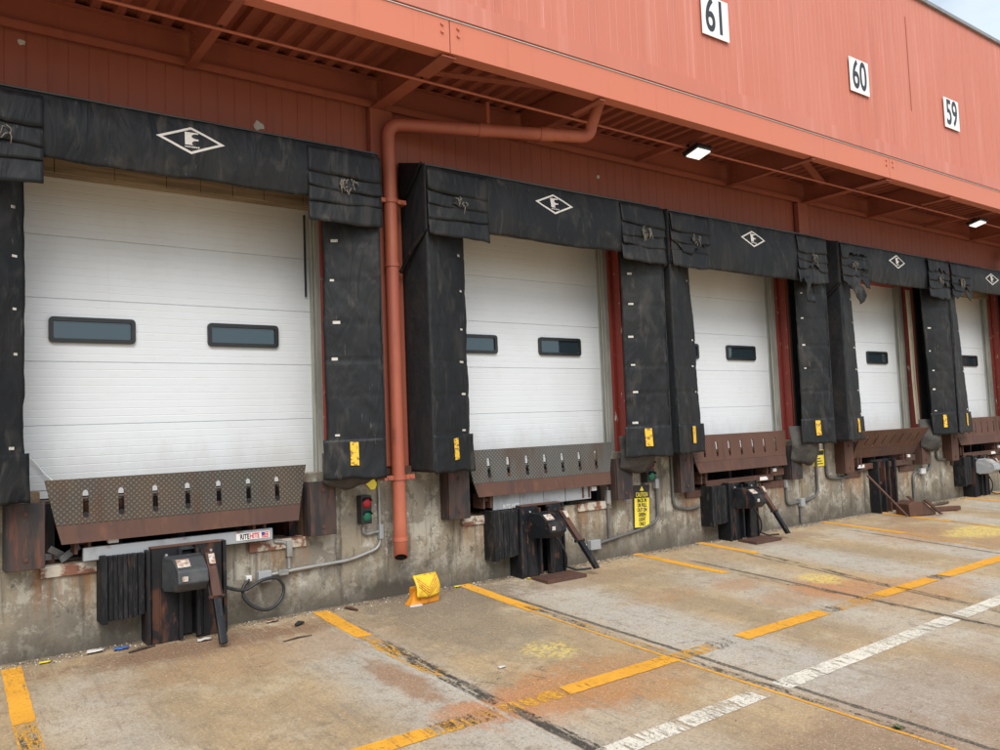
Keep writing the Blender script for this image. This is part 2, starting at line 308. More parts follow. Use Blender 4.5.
def line_mat(name, colr, wear_lo, seed, dark=None):
    t = NT(name)
    c = t.mix(t.ss(t.noise(2.5, ONE, 5, off=(seed,0,0)), .4, .65, 0, .6), colr, tuple(v*.78 for v in colr))
    c = t.mix(t.ss(t.noise(18, (1,1,1), 5, off=(seed,3,0)), .55, .7, 0, .5), c, tuple(v*.6 for v in colr))
    c = t.mix(t.ss(t.noise(70, ONE, 3, off=(seed,9,0)), .66, .7, 0, .7), c, (.1,.085,.07))
    m = t.done(c, .7, 0, t.bump(t.noise(90), .4, .005), .3)
    a = t.math('MAXIMUM', t.noise(11, (2.6,.35,1), 8, .8, off=(seed,1,0)), t.math('MULTIPLY', t.noise(48, ONE, 5, .8, off=(seed,5,0)), .97))
    a = t.math('ADD', a, t.math('MULTIPLY', t.math('SUBTRACT', t.noise(2.2, ONE, 4, .6, off=(seed,8,0)), .5), .22))
    f = t.ss(a, wear_lo, wear_lo+.05)
    tr = t.n('ShaderNodeBsdfTransparent'); mx = t.n('ShaderNodeMixShader')
    t.link(f, mx.inputs[0]); t.link(t.b.outputs[0], mx.inputs[1]); t.link(tr.outputs[0], mx.inputs[2]); t.link(mx.outputs[0], t.out.inputs[0])
    return m
M['line_yellow'] = line_mat('yellow_line_paint', (.76,.365,.04), .575, 1)
M['line_worn'] = line_mat('worn_yellow_line_paint', (.72,.37,.05), .485, 5)
M['line_white'] = line_mat('worn_white_line_paint', (.70,.655,.55), .535, 3)
M['line_black'] = line_mat('black_line_paint', (.075,.068,.057), .455, 8)
# ------------------------------------------------------------------ mesh builder
class MB:
    def __init__(s): s.v, s.f, s.mi, s.sm = [], [], [], []
    def add(s, vs, fs, mi=0, smooth=False, mat=None):
        o = len(s.v)
        for p in vs:
            p = Vector(p)
            s.v.append(mat @ p if mat is not None else p)
        for f in fs: s.f.append([o+i for i in f]); s.mi.append(mi); s.sm.append(smooth)
        return s
    def box(s, x0, x1, y0, y1, z0, z1, mi=0, mat=None):
        vs = [(x,y,z) for x in (x0,x1) for y in (y0,y1) for z in (z0,z1)]
        return s.add(vs, [(0,1,3,2),(4,6,7,5),(0,4,5,1),(2,3,7,6),(0,2,6,4),(1,5,7,3)], mi, False, mat)
    def prism(s, pts, vec, mi=0, mat=None, smooth=False):
        n = len(pts); vec = Vector(vec)
        vs = [Vector(p) for p in pts] + [Vector(p)+vec for p in pts]
        fs = [tuple(range(n))[::-1], tuple(range(n, 2*n))] + [(i,(i+1)%n,n+(i+1)%n,n+i) for i in range(n)]
        return s.add(vs, fs, mi, smooth, mat)
    def tube(s, pts, r, n=10, mi=0, cap=True, mat=None):
        pts = [Vector(p) for p in pts]; rings = []; up = None
        rs = r if isinstance(r, (list,tuple)) else [r]*len(pts)
        for i, p in enumerate(pts):
            a = pts[max(i-1,0)]; b = pts[min(i+1,len(pts)-1)]
            d = (b-a).normalized()
            if up is None:
                up = d.cross(Vector((0,0,1)))
                if up.length < .1: up = d.cross(Vector((1,0,0)))
                up.normalize()
            else:
                up = (up - d*up.dot(d)).normalized()
            w = d.cross(up)
            rings.append([p + (up*math.cos(k*2*math.pi/n) + w*math.sin(k*2*math.pi/n))*rs[i] for k in range(n)])
        vs = [q for g in rings for q in g]; fs = []
        for i in range(len(pts)-1):
            for k in range(n): fs.append((i*n+k, i*n+(k+1)%n, (i+1)*n+(k+1)%n, (i+1)*n+k))
        s.add(vs, fs, mi, True, mat)
        if cap:
            s.add(rings[0], [tuple(range(n))], mi, False, mat); s.add(rings[-1], [tuple(range(n))[::-1]], mi, False, mat)
        return s
    def cyl(s, a, b, r, n=16, mi=0, mat=None): return s.tube([a, b], r, n, mi, True, mat)
    def slab(s, fn, nu, nv, th, mi=0):
        """closed thin sheet: fn(u,v) -> point; thickness pushed along the back normal"""
        P = [[Vector(fn(i/nu, j/nv)) for i in range(nu+1)] for j in range(nv+1)]
        B = []
        for j in range(nv+1):
            row = []
            for i in range(nu+1):
                du = P[j][min(i+1,nu)]-P[j][max(i-1,0)]; dv = P[min(j+1,nv)][i]-P[max(j-1,0)][i]
                nn = du.cross(dv)
                nn = nn.normalized() if nn.length > 1e-9 else Vector((0,-1,0))
                row.append(P[j][i] - nn*th)
            B.append(row)
        W = nu+1; vs = [p for r_ in P for p in r_] + [p for r_ in B for p in r_]; N = W*(nv+1); fs = []
        for j in range(nv):
            for i in range(nu):
                a = j*W+i; fs.append((a,a+1,a+W+1,a+W)); fs.append((N+a,N+a+W,N+a+W+1,N+a+1))
        for i in range(nu):
            fs.append((i, N+i, N+i+1, i+1)); a = nv*W+i; fs.append((a, a+1, N+a+1, N+a))
        for j in range(nv):
            a = j*W; fs.append((a, a+W, N+a+W, N+a)); a = j*W+nu; fs.append((a, N+a, N+a+W, a+W))
        return s.add(vs, fs, mi, True)
    def build(s, name, mats, parent=None, bevel=0, loc=None):
        me = bpy.data.meshes.new(name); me.from_pydata([tuple(p) for p in s.v], [], s.f)
        if not isinstance(mats, (list,tuple)): mats = [mats]
        for m in mats: me.materials.append(m)
        for p, mi, sm in zip(me.polygons, s.mi, s.sm): p.material_index = mi; p.use_smooth = sm
        bm = bmesh.new(); bm.from_mesh(me); bmesh.ops.recalc_face_normals(bm, faces=bm.faces); bm.to_mesh(me); bm.free()
        me.update()
        o = bpy.data.objects.new(name, me); col.objects.link(o)
        if parent is not None: o.parent = parent
        if loc is not None: o.location = loc
        if bevel:
            b = o.modifiers.new('edge', 'BEVEL'); b.width = bevel; b.segments = 2; b.limit_method = 'ANGLE'; b.angle_limit = R(40)
        return o
def tag(o, label, cat, group=None):
    o['label'] = label; o['category'] = cat
    if group: o['group'] = group
    return o
def thing(name, label, cat, loc=(0,0,0), group=None):
    o = bpy.data.objects.new(name, None); col.objects.link(o); o.location = loc; o.empty_display_size = .2
    return tag(o, label, cat, group)
def struct(o): o['kind'] = 'structure'; return o
def text_obj(name, body, size, mat, parent, loc, sx=1., th=.002, align='CENTER', rz=0., spacing=1., roll=0., offset=0.):
    cu = bpy.data.curves.new(name, 'FONT'); cu.body = body; cu.size = size; cu.align_x = align; cu.align_y = 'CENTER'
    cu.extrude = th; cu.space_line = spacing; cu.offset = offset
    tmp = bpy.data.objects.new('tmp', cu); col.objects.link(tmp)
    bpy.context.view_layer.update()
    me = bpy.data.meshes.new_from_object(tmp.evaluated_get(bpy.context.evaluated_depsgraph_get()))
    bpy.data.objects.remove(tmp); bpy.data.curves.remove(cu)
    me.name = name
    Mx = Matrix.Rotation(rz, 4, 'Z') @ Matrix.Rotation(roll, 4, 'Y') @ Matrix.Rotation(R(90), 4, 'X') @ Matrix.Diagonal((sx,1,1,1))
    me.transform(Mx); me.materials.clear(); me.materials.append(mat)
    o = bpy.data.objects.new(name, me); col.objects.link(o); o.parent = parent; o.location = loc
    return o
def fbm(p, s, seed): return noise.fractal(Vector(p)*s + Vector((seed*7.3, seed*3.1, seed*1.7)), 1., 2., 3)
# ------------------------------------------------------------------ the bays
BAYS = [1.93, 5.84, 9.36, 13.15, 16.63]
NTH = ['largest and nearest', 'second', 'third', 'fourth', 'farthest']
X0, X1 = -6.0, 30.0
# ------------------------------------------------------------------ ground
mb = MB()
xs = [-160,-40,-10,-4] + [i*1.0 for i in range(-3,25)] + [40,80,200]
ys = [-260,-120,-60,-30,-15] + [-14+i for i in range(14)] + [0,.35,40,200]
vs = [(x,y,gz(y)) for y in ys for x in xs]; W = len(xs)
mb.add(vs, [(j*W+i,j*W+i+1,(j+1)*W+i+1,(j+1)*W+i) for j in range(len(ys)-1) for i in range(W-1)])
struct(mb.build('ground', M['yard']))
def strip(name, pts, w, m, h=.004):
    """painted strip on the yard following (x,y) points, with ragged edges"""
    P = []
    for (x0, y0), (x1, y1) in zip(pts, pts[1:]):
        n = max(2, int(math.hypot(x1-x0, y1-y0)/.03))
        P += [(x0+(x1-x0)*k/n, y0+(y1-y0)*k/n) for k in range(n)]
    P.append(pts[-1]); h = .003 + (h-.004)*.5
    mb = MB(); n = len(P); L = []; Rr = []
    for i, (x, y) in enumerate(P):
        a = Vector(P[max(i-1,0)]); b = Vector(P[min(i+1,n-1)]); d = (b-a).normalized(); q = Vector((-d.y, d.x))*w/2
        j1 = 1 + fbm((x,y,0),14.,3)*.09; j2 = 1 + fbm((x,y,5),14.,4)*.09
        e = d*(fbm((x*3,y*3,2),9.,6)*.03 if i in (0,n-1) else 0)
        L.append((x+q.x*j1+e.x, y+q.y*j1+e.y, gz(y+q.y*j1+e.y)+h)); Rr.append((x-q.x*j2-e.x, y-q.y*j2-e.y, gz(y-q.y*j2-e.y)+h))
    mb.add(L+Rr, [(i, i+1, n+i+1, n+i) for i in range(n-1)])
    return struct(mb.build(name, m))
strip('yellow_line', [(.64,-.14),(.62,-.8),(.60,-1.35)], .13, M['line_yellow'])
strip('worn_yellow_line', [(.60,-1.36),(.57,-3.5)], .13, M['line_worn'])
strip('black_line', [(.60,-1.42),(.565,-3.6)], .10, M['line_black'], .008)
strip('yellow_line', [(3.11,-.08),(3.09,-.6),(3.09,-1.02)], .145, M['line_yellow'])
strip('worn_yellow_line', [(3.09,-1.03),(3.08,-1.5),(3.12,-2.2)], .14, M['line_worn'])
strip('black_line', [(3.11,-1.25),(3.13,-2.85)], .12, M['line_black'], .008)
strip('black_line', [(3.16,-3.05),(3.2,-4.6)], .10, M['line_black'], .008)
strip('yellow_line', [(4.74,-.03),(4.72,-.8),(4.725,-1.25)], .14, M['line_yellow'])
strip('yellow_line', [(4.675,-1.25),(4.70,-2.8),(4.74,-3.8),(4.83,-5.6)], .028, M['line_yellow'])
strip('yellow_line', [(4.775,-1.25),(4.80,-2.8)], .02, M['line_worn'])
strip('black_line', [(4.735,-1.1),(4.765,-2.9),(4.80,-3.8),(4.90,-6.0)], .075, M['line_black'], .008)
strip('yellow_line', [(7.31,.0),(7.335,-1.0),(7.36,-1.35)], .13, M['line_yellow'])
strip('black_line', [(7.37,-1.35),(7.50,-2.6),(7.55,-4.4)], .085, M['line_black'], .008)
strip('yellow_line', [(8.50,0),(8.53,-.9)], .13, M['line_yellow'])
strip('black_line', [(8.5,-1.0),(8.2,-2.9),(8.1,-4)], .075, M['line_black'], .008)
strip('yellow_line', [(11.3,-.03),(11.32,-1.3)], .13, M['line_yellow'])
strip('worn_yellow_line', [(11.32,-1.3),(11.1,-2.6)], .12, M['line_worn'])
strip('yellow_line', [(12.83,-.03),(12.88,-1.2)], .13, M['line_yellow'])
strip('worn_yellow_line', [(12.88,-1.2),(12.85,-2.6)], .12, M['line_worn'])
strip('yellow_line', [(15.75,-.03),(15.82,-1.5)], .13, M['line_yellow'])
strip('yellow_line', [(17.1,-.03),(17.15,-1.5)], .13, M['line_yellow'])
for a, b in ((1.2,2.52),(3.62,4.72),(5.55,6.78),(7.75,8.85),(9.1,11.2)):
    f = lambda x: -2.975 + .016*(x-2.15)
    strip('yellow_line', [(a,f(a)),(b,f(b))], .15, M['line_yellow'], .008)
for a, b in ((2.5,3.6),(4.74,5.2),(6.95,7.75)):
    strip('worn_yellow_line', [(a,f(a)),(b,f(b))], .15, M['line_worn'], .004)
for a, b in ((2.53,3.05),(5.16,5.52),(6.80,7.02),(8.87,9.08)):
    strip('black_line', [(a,f(a)),(b,f(b))], .17, M['line_black'], .012)
for a, b in ((2.0,4.66),(4.86,7.5),(7.62,10.4)):
    f2 = lambda x: -3.81 + .026*(x-3.26)
    strip('white_line', [(a,f2(a)),(b,f2(b))], .15, M['line_white'], .008)
# ------------------------------------------------------------------ warehouse
wh = thing('warehouse', 'long red metal warehouse with a canopy over five white loading doors', 'building')
OPEN = 1.48; PIT = 1.085
# concrete dock wall
mb = MB(); edges = [X0]
for c in BAYS: edges += [c-PIT, c+PIT]
edges.append(X1)
for i in range(0, len(edges), 2): mb.box(edges[i], edges[i+1], 0, .35, -.4, 1.27)
for c in BAYS: mb.box(c-PIT, c+PIT, 0, .35, -.4, .69)
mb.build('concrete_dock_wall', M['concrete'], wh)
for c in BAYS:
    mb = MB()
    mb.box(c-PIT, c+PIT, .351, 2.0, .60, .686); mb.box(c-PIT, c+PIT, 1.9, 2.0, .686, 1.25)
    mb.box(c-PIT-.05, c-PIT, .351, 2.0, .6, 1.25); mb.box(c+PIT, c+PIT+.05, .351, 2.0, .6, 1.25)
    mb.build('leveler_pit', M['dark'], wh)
# lower siding
def ribbed(mb, x0, x1, z0, z1, y, per, gw, gd, thick=.05, phase=0.):
    prof = [(x0, y)]; k = math.ceil((x0-phase)/per)
    while phase+k*per+gw*1.5 < x1:
        g = phase+k*per
        if g-gw > x0+.005: prof += [(g-gw,y),(g-gw*.4,y+gd),(g+gw*.4,y+gd),(g+gw,y)]
        k += 1
    prof.append((x1, y))
    n = len(prof)
    vs = [(px,py,z0) for px,py in prof]+[(px,py,z1) for px,py in prof]
    mb.add(vs, [(i,i+1,n+i+1,n+i) for i in range(n-1)])
    mb.add([(x0,y,z0),(x0,y+thick,z0),(x0,y+thick,z1),(x0,y,z1)], [(0,1,2,3)])
    mb.add([(x1,y,z0),(x1,y+thick,z0),(x1,y+thick,z1),(x1,y,z1)], [(0,1,2,3)])
    mb.add([(x0,y,z0),(x1,y,z0),(x1,y+thick,z0),(x0,y+thick,z0)], [(0,1,2,3)])
mb = MB(); ed = [X0]
for c in BAYS: ed += [c-OPEN, c+OPEN]
ed.append(X1)
for i in range(0, len(ed), 2): ribbed(mb, ed[i], ed[i+1], 1.27, 4.02, .02, .152, .006, .004, .13)
ribbed(mb, X0, X1, 4.021, 4.99, .02, .152, .006, .004, .13)
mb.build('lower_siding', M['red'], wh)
for i, c in enumerate(BAYS):
    for s in (-1, 1):
        a, b = sorted((c+s*(1.38, 1.395, 1.395, 1.455, 1.40)[i], c+s*1.478)); mb = MB()
        mb.box(a, b, .15, .19, 1.255, 4.02); mb.box(*(sorted((c+s*1.452, c+s*1.478))), .03, .149, 1.272, 4.015)
        mb.build('jamb_channel', M['channel'], wh, .004)
        a, b = sorted((c+s*1.325, c+s*1.45)); mb = MB()
        mb.box(a, b, .191, .30, 1.255, 4.0)
        x = c+s*1.32
        mb.box(min(x, c+s*1.30), max(x, c+s*1.30), .215, .24, 1.26, 3.95); mb.box(min(x, c+s*1.31), max(x, c+s*1.31), .27, .297, 1.26, 3.95)
        mb.build('door_jamb', M['jamb'], wh, .003)
    mb = MB(); mb.box(c-1.33, c+1.33, .152, .30, 3.93, 4.02)
    x = c-1.33
    while x < c+1.3:
        w = rng.uniform(.28,.55); mb.box(x+.004, min(x+w, c+1.33), .118+rng.uniform(0,.01), .150, 3.868, 3.99); x += w
    mb.box(c-1.33, c+1.33, .20, .295, 3.875, 3.928)
    mb.build('door_header', M['wood'] if i != 3 else M['channel'], wh, .004)
    # sectional door: sections of .53 m with fine horizontal grooves
    mb = MB(); z = 1.262; prof = []
    for sec in range(5):
        zt = z + .53
        prof += [(z, .010), (z+.006, 0)]
        for k in range(1, 8):
            g = z + k*.53/8
            prof += [(g-.005,0),(g-.0015,.0014),(g+.0015,.0014),(g+.005,0)]
        prof += [(zt-.006, 0), (zt-.0005, .010)]
        z = zt
    n = len(prof); xa, xb = c-1.39, c+1.39
    vs = [(xa,.30+p[1],p[0]) for p in prof]+[(xb,.30+p[1],p[0]) for p in prof]
    mb.add(vs, [(k,k+1,n+k+1,n+k) for k in range(n-1)])
    mb.box(xa, xb, .315, .345, 1.262, 3.91); mb.box(xa, xb, .302, .34, 1.20, 1.261)
    d = mb.build('overhead_door', M['door'], wh)
    k = 1.02
    for wx in (-.645, .645):
        cx, w, h, zc = c+wx+ -.005, .335, .108, 2.59
        def rr(w, h, r, y, n=5):
            pts = []
            for (sx, sz, a0) in ((1,1,0),(-1,1,90),(-1,-1,180),(1,-1,270)):
                for q in range(n+1):
                    a = R(a0+q*90/n); pts.append((cx+sx*(w-r)+r*math.cos(a), y, zc+sz*(h-r)+r*math.sin(a)))
            return pts
        o_, i_ = rr(w,h,.035,.272), rr(w-.035,h-.035,.015,.272); ob, ib = rr(w,h,.035,.302), rr(w-.035,h-.035,.015,.297)
        nn = len(o_); fm = MB()
        fs = []
        for q in range(nn):
            r2 = (q+1)%nn
            fs += [(q,r2,nn+r2,nn+q),(q,2*nn+q,2*nn+r2,r2),(nn+q,nn+r2,3*nn+r2,3*nn+q)]
        fm.add(o_+i_+ob+ib, fs); fm.build('window_frame', M['black_plastic'], d)
        pm = MB(); pm.prism([(x_,.290,z_) for x_,_,z_ in rr(w-.034,h-.034,.015,0)], (0,.005,0))
        pm.build('window_pane', M['glass'], d)
# wall beam, deck, canopy
mb = MB(); mb.box(X0, X1, .0, .02, 5.0, 5.245); mb.box(X0, X1, -.07, .018, 4.985, 4.999); mb.box(X0, X1, -.072, -.055, 4.93, 4.984)
mb.box(X0, X1, -.06, .02, 5.246, 5.258)
mb.build('wall_beam', M['red'], wh)
mb = MB(); per, x = .19, X0; prof = []
while x < X1: prof += [(x,5.262),(x+.07,5.262),(x+.085,5.315),(x+.175,5.315)]; x += per
n = len(prof)
mb.add([(p[0],.4,p[1]) for p in prof]+[(p[0],-1.40,p[1]) for p in prof], [(i,i+1,n+i+1,n+i) for i in range(n-1)])
mb.box(X0, X1, -1.40, .4, 5.33, 5.36)
mb.build('canopy_deck', M['red'], wh)
JX = [-3.56, 3.87, 11.30, 18.73, 26.16]
segs = [X0]+JX+[X1]
for a, b in zip(segs, segs[1:]):
    mb = MB(); mb.box(a+.005, b-.005, -1.452, -1.432, 4.955, 5.255); mb.box(a+.005, b-.005, -1.431, -1.31, 4.955, 4.970)
    mb.box(a+.005, b-.005, -1.431, -1.31, 5.240, 5.255)
    mb.build('canopy_fascia', M['fascia'], wh, .003)
for jx in JX[:4]:
    for sx in (-1, 1):
        for zz in (5.13, 5.20):
            m2 = MB(); m2.cyl((jx+sx*.085,-1.468,zz), (jx+sx*.085,-1.4525,zz), .015, 8); m2.build('fascia_bolt', M['fascia'], wh)
def beam(x, w, d, m):
    mb = MB(); zt = 5.261; zb = 4.925 if d > .3 else zt-d
    if d > .3:
        mb.box(x-.006, x+.006, -1.31, -.075, zb+.012, zt); mb.box(x-w/2, x+w/2, -1.43, -.02, zb, zb+.012)
        for yy in (-.2, -.26):
            for zz in (5.03, 5.1, 5.17): mb.cyl((x-.022,yy,zz),(x-.006,yy,zz),.013,6)
    else:
        mb.box(x-.004, x+.004, -1.305, -.075, 4.985, 5.05); mb.box(x-.004, x+w, -1.305, -.075, 4.977, 4.9845)
    return mb.build('canopy_beam', m, wh)
for i in range(-4, 14):
    x = 3.87 + i*1.8575
    if any(abs(x-j) < .1 for j in JX): beam(x, .15, .34, M['red'])
    else: beam(x, .075, .31 if i % 2 else .29, M['red'])
def flat_bar(p, q, w, th):
    mb = MB(); p, q = Vector(p), Vector(q); d = (q-p).normalized(); s_ = Vector((-d.y, d.x, 0)).normalized()*w/2
    mb.prism([p+s_, q+s_, q-s_, p-s_], (0,0,th)); return mb
flat_bar((3.95,-.70,5.10), (5.6,-1.13,5.10), .10, .012).build('canopy_brace', M['red'], wh)
flat_bar((11.2,-.48,5.10), (9.4,-1.20,5.10), .10, .012).build('canopy_brace', M['red'], wh)
# fascia flashing and upper siding
x = X0
while x < X1:
    mb = MB(); mb.box(x+.003, min(x+4.6, X1)-.003, -1.474, -1.43, 5.272, 5.455)
    mb.build('flashing_strip', M['faded'], wh, .002); x += 4.6 - (.12 if x < -5 else 0)
mb = MB(); mb.box(X0, X1, -1.462, -1.33, 5.257, 5.263); mb.build('fascia_lit_edge', M['sign_white'], wh)  # white strip paints the bright, lit top edge of the fascia flange
mb = MB(); prof = []; x = X0; kk = 0
while x < X1:
    h_ = .007 if kk % 3 == 0 else .004
    prof += [(x,-1.43),(x+.078,-1.43),(x+.083,-1.43-h_),(x+.091,-1.43-h_),(x+.096,-1.43)]; x += .10; kk += 1
n = len(prof)
mb.add([(p[0],p[1],5.42) for p in prof]+[(p[0],p[1],7.93) for p in prof], [(i,i+1,n+i+1,n+i) for i in range(n-1)])
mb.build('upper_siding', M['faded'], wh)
mb = MB(); mb.box(12.08, 12.092, -1.4405, -1.431, 6.1, 7.55); mb.build('siding_seam', M['red'], wh)
mb = MB(); mb.box(X0, X1, -1.475, -1.2, 7.925, 7.985); mb.box(X0, X1, -1.19, 30, 7.90, 7.95)
mb.build('roof_edge', M['roof'], wh, .004)
mb = MB(); mb.box(X0, X0+.1, .1, 30, -.4, 7.9); mb.box(X1-.1, X1, .1, 30, -.4, 7.9); mb.box(X0, X1, 29.9, 30, -.4, 7.9)
mb.box(X0, X0+.1, -1.4, .09, 5.37, 7.9); mb.box(X1-.1, X1, -1.4, .09, 5.37, 7.9)
mb.build('end_wall', M['faded'], wh)
# wall columns with base angle
for cx in (3.905, 11.25):
    mb = MB(); mb.box(cx-.125, cx+.125, -.075, -.06, 1.29, 4.925); mb.box(cx-.006, cx+.006, -.059, .018, 1.29, 4.925)
    mb.box(cx-.125, cx-.112, -.059, .0, 1.29, 4.925)
    mb.build('wall_column', M['red'], wh, .003)
mb = MB(); mb.box(3.63, 4.14, -.055, -.001, 1.272, 1.282); mb.box(3.63, 4.14, -.057, -.045, 1.215, 1.271); mb.build('base_angle', M['rust'], wh)
# peeled paint scars on the siding
for (px, pz, s_) in ((.73,4.86,.035),(2.66,4.55,.07),(7.0,4.72,.03)):
    mb = MB(); pts = []
    for q in range(10):
        a = q*2*math.pi/10; r = s_*rng.uniform(.6,1.2); pts.append((px+r*math.cos(a), .017, pz+r*.7*math.sin(a)))
    mb.prism(pts, (0,.002,0)); mb.build('bare_paint_scar', M['tab'], wh)
# ------------------------------------------------------------------ number signs
for num, x, lab in (('61',7.57,'white square dock number sign reading 61 in black'),('60',10.64,'white square dock number sign reading 60 in black'),('59',13.31,'white square dock number sign reading 59 in black')):
    s_ = thing('number_sign', lab, 'sign', (x,-1.45,6.285), 'dock number signs on the upper siding')
    mb = MB(); mb.box(-.24,.24,-.012,-.004,-.24,.24); mb.build('plate', M['sign_white'], s_, .001)
    text_obj('numerals', num, .56, M['numeral'], s_, (0,-.014,-.005), .66, .001, offset=.009)
# ------------------------------------------------------------------ canopy lamps and thin pipe
for x, lab in ((7.66,'lit rectangular canopy lamp nearest the corner under number 61'),(14.95,'lit rectangular canopy lamp farther along near the right edge')):
    l_ = thing('canopy_lamp', lab, 'lamp', (x,-1.02,4.83), 'lit lamps under the canopy')
    tilt = Matrix.Rotation(R(-14),4,'X')
    mb = MB(); mb.box(-.14,.14,-.13,.11,-.01,.045, 0, tilt); mb.box(-.05,.05,-.02,.06,.05,.10,0,tilt); mb.build('housing', M['black_steel'], l_, .012)
    mb = MB(); mb.box(-.115,.115,-.105,.085,-.028,-.0105,0,tilt); mb.build('lens', M['lamp'], l_, .006)
tp = thing('overhead_pipe', 'thin red pipe slung lengthwise beneath the canopy beams', 'pipe', (0,-.95,4.895))
mb = MB(); mb.cyl((X0,0,0),(X1,0,0),.014,8); mb.build('pipe_run', M['pipe'], tp)
for i in range(-4, 14):
    x = 3.87+i*1.8575; mb = MB(); mb.box(x-.006,x+.006,-.016,.016,.014,.05); mb.build('hanger', M['black_steel'], tp)
# ------------------------------------------------------------------ downspouts
def arc(c, a, b, n=7):
    """quarter bend from point a to point b round corner c"""
    a, b, c = Vector(a), Vector(b), Vector(c); return [a*(1-t_)**2 + c*2*t_*(1-t_) + b*t_*t_ for t_ in [k/n for k in range(n+1)]]
def downspout(x, lab, zb, y=-.165):
    d_ = thing('downspout', lab, 'drainpipe', (x,y,zb), 'rainwater downspouts')
    H = 4.75-zb; r = .066
    p1 = Vector((0,0,H-.14)); c1 = Vector((0,0,H)); dirx = Vector((2.08,-.76,.0)); dirn = dirx.normalized()
    e1 = c1 + dirn*.14; e2 = c1 + dirx - dirn*.12; c2 = c1+dirx; e3 = c2+Vector((0,-.02,.12)); top = c2+Vector((0,-.17,.36))
    mb = MB(); mb.tube([(0,0,.30)]+[p1]+arc(c1,p1,e1)[1:]+[e2]+arc(c2,e2,e3)[1:]+[top], r, 20); mb.build('pipe', M['pipe'], d_)
    mb = MB()
    n = 20; ro, ri = .068, .060
    ring = lambda rad, z: [(rad*math.cos(k*2*math.pi/n), rad*math.sin(k*2*math.pi/n), z) for k in range(n)]
    cut = lambda P: [(p[0],p[1],p[2]-.62*(p[1]*.88+p[0]*.48)) for p in P]
    vs = cut(ring(ro,0))+ring(ro,.34)+cut(ring(ri,0))+ring(ri,.30)
    fs = []
    for k in range(n):
        q = (k+1)%n; fs += [(k,q,n+q,n+k),(k,2*n+k,2*n+q,q)]
    mb.add(vs, fs, 0, True); mb.add(vs, [(2*n+k,3*n+k,3*n+(k+1)%n,2*n+(k+1)%n) for k in range(n)], 1, True); mb.build('outlet', [M['pipe'],M['pipe_shade']], d_)
    for zz in (.18, 2.9):
        mb = MB(); mb.cyl((0,0,zz-.02),(0,0,zz+.02),.074,20); mb.build('collar', M['pipe'], d_)
    mb = MB(); a = c1+dirn*1.0; mb.cyl(a-dirn*.05, a+dirn*.05, .074, 16); a = c1+dirn*1.75; mb.cyl(a-dirn*.12, a+dirn*.02, .074, 16); mb.build('coupling', M['pipe'], d_)
    mb = MB(); a = c1+dirn*1.06; mb.box(a.x-.02, a.x+.02, a.y-.006, a.y+.006, a.z+.06, a.z+.30); mb.build('hanger', M['pipe'], d_)
    for zz in (.78, 3.55):
        mb = MB(); mb.box(-.17,-.066,-.03,.02,zz-.022,zz+.022); mb.box(.066,.17,-.03,.02,zz-.022,zz+.022); mb.cyl((0,0,zz-.022),(0,0,zz+.022),.078,20)
        mb.box(-.17,-.155,.021,.10,zz-.022,zz+.022); mb.box(.155,.17,.021,.10,zz-.022,zz+.022)
        mb.cyl((-.12,-.03,zz),(-.12,-.042,zz),.014,8); mb.cyl((.12,-.03,zz),(.12,-.042,zz),.014,8)
        mb.build('bracket', M['pipe'], d_, .003)
downspout(3.93, 'round red downspout elbowing along the canopy between first and second doors', .40)
downspout(17.75+.35, 'red downspout elbow at the right edge beyond the far lamp', .42)
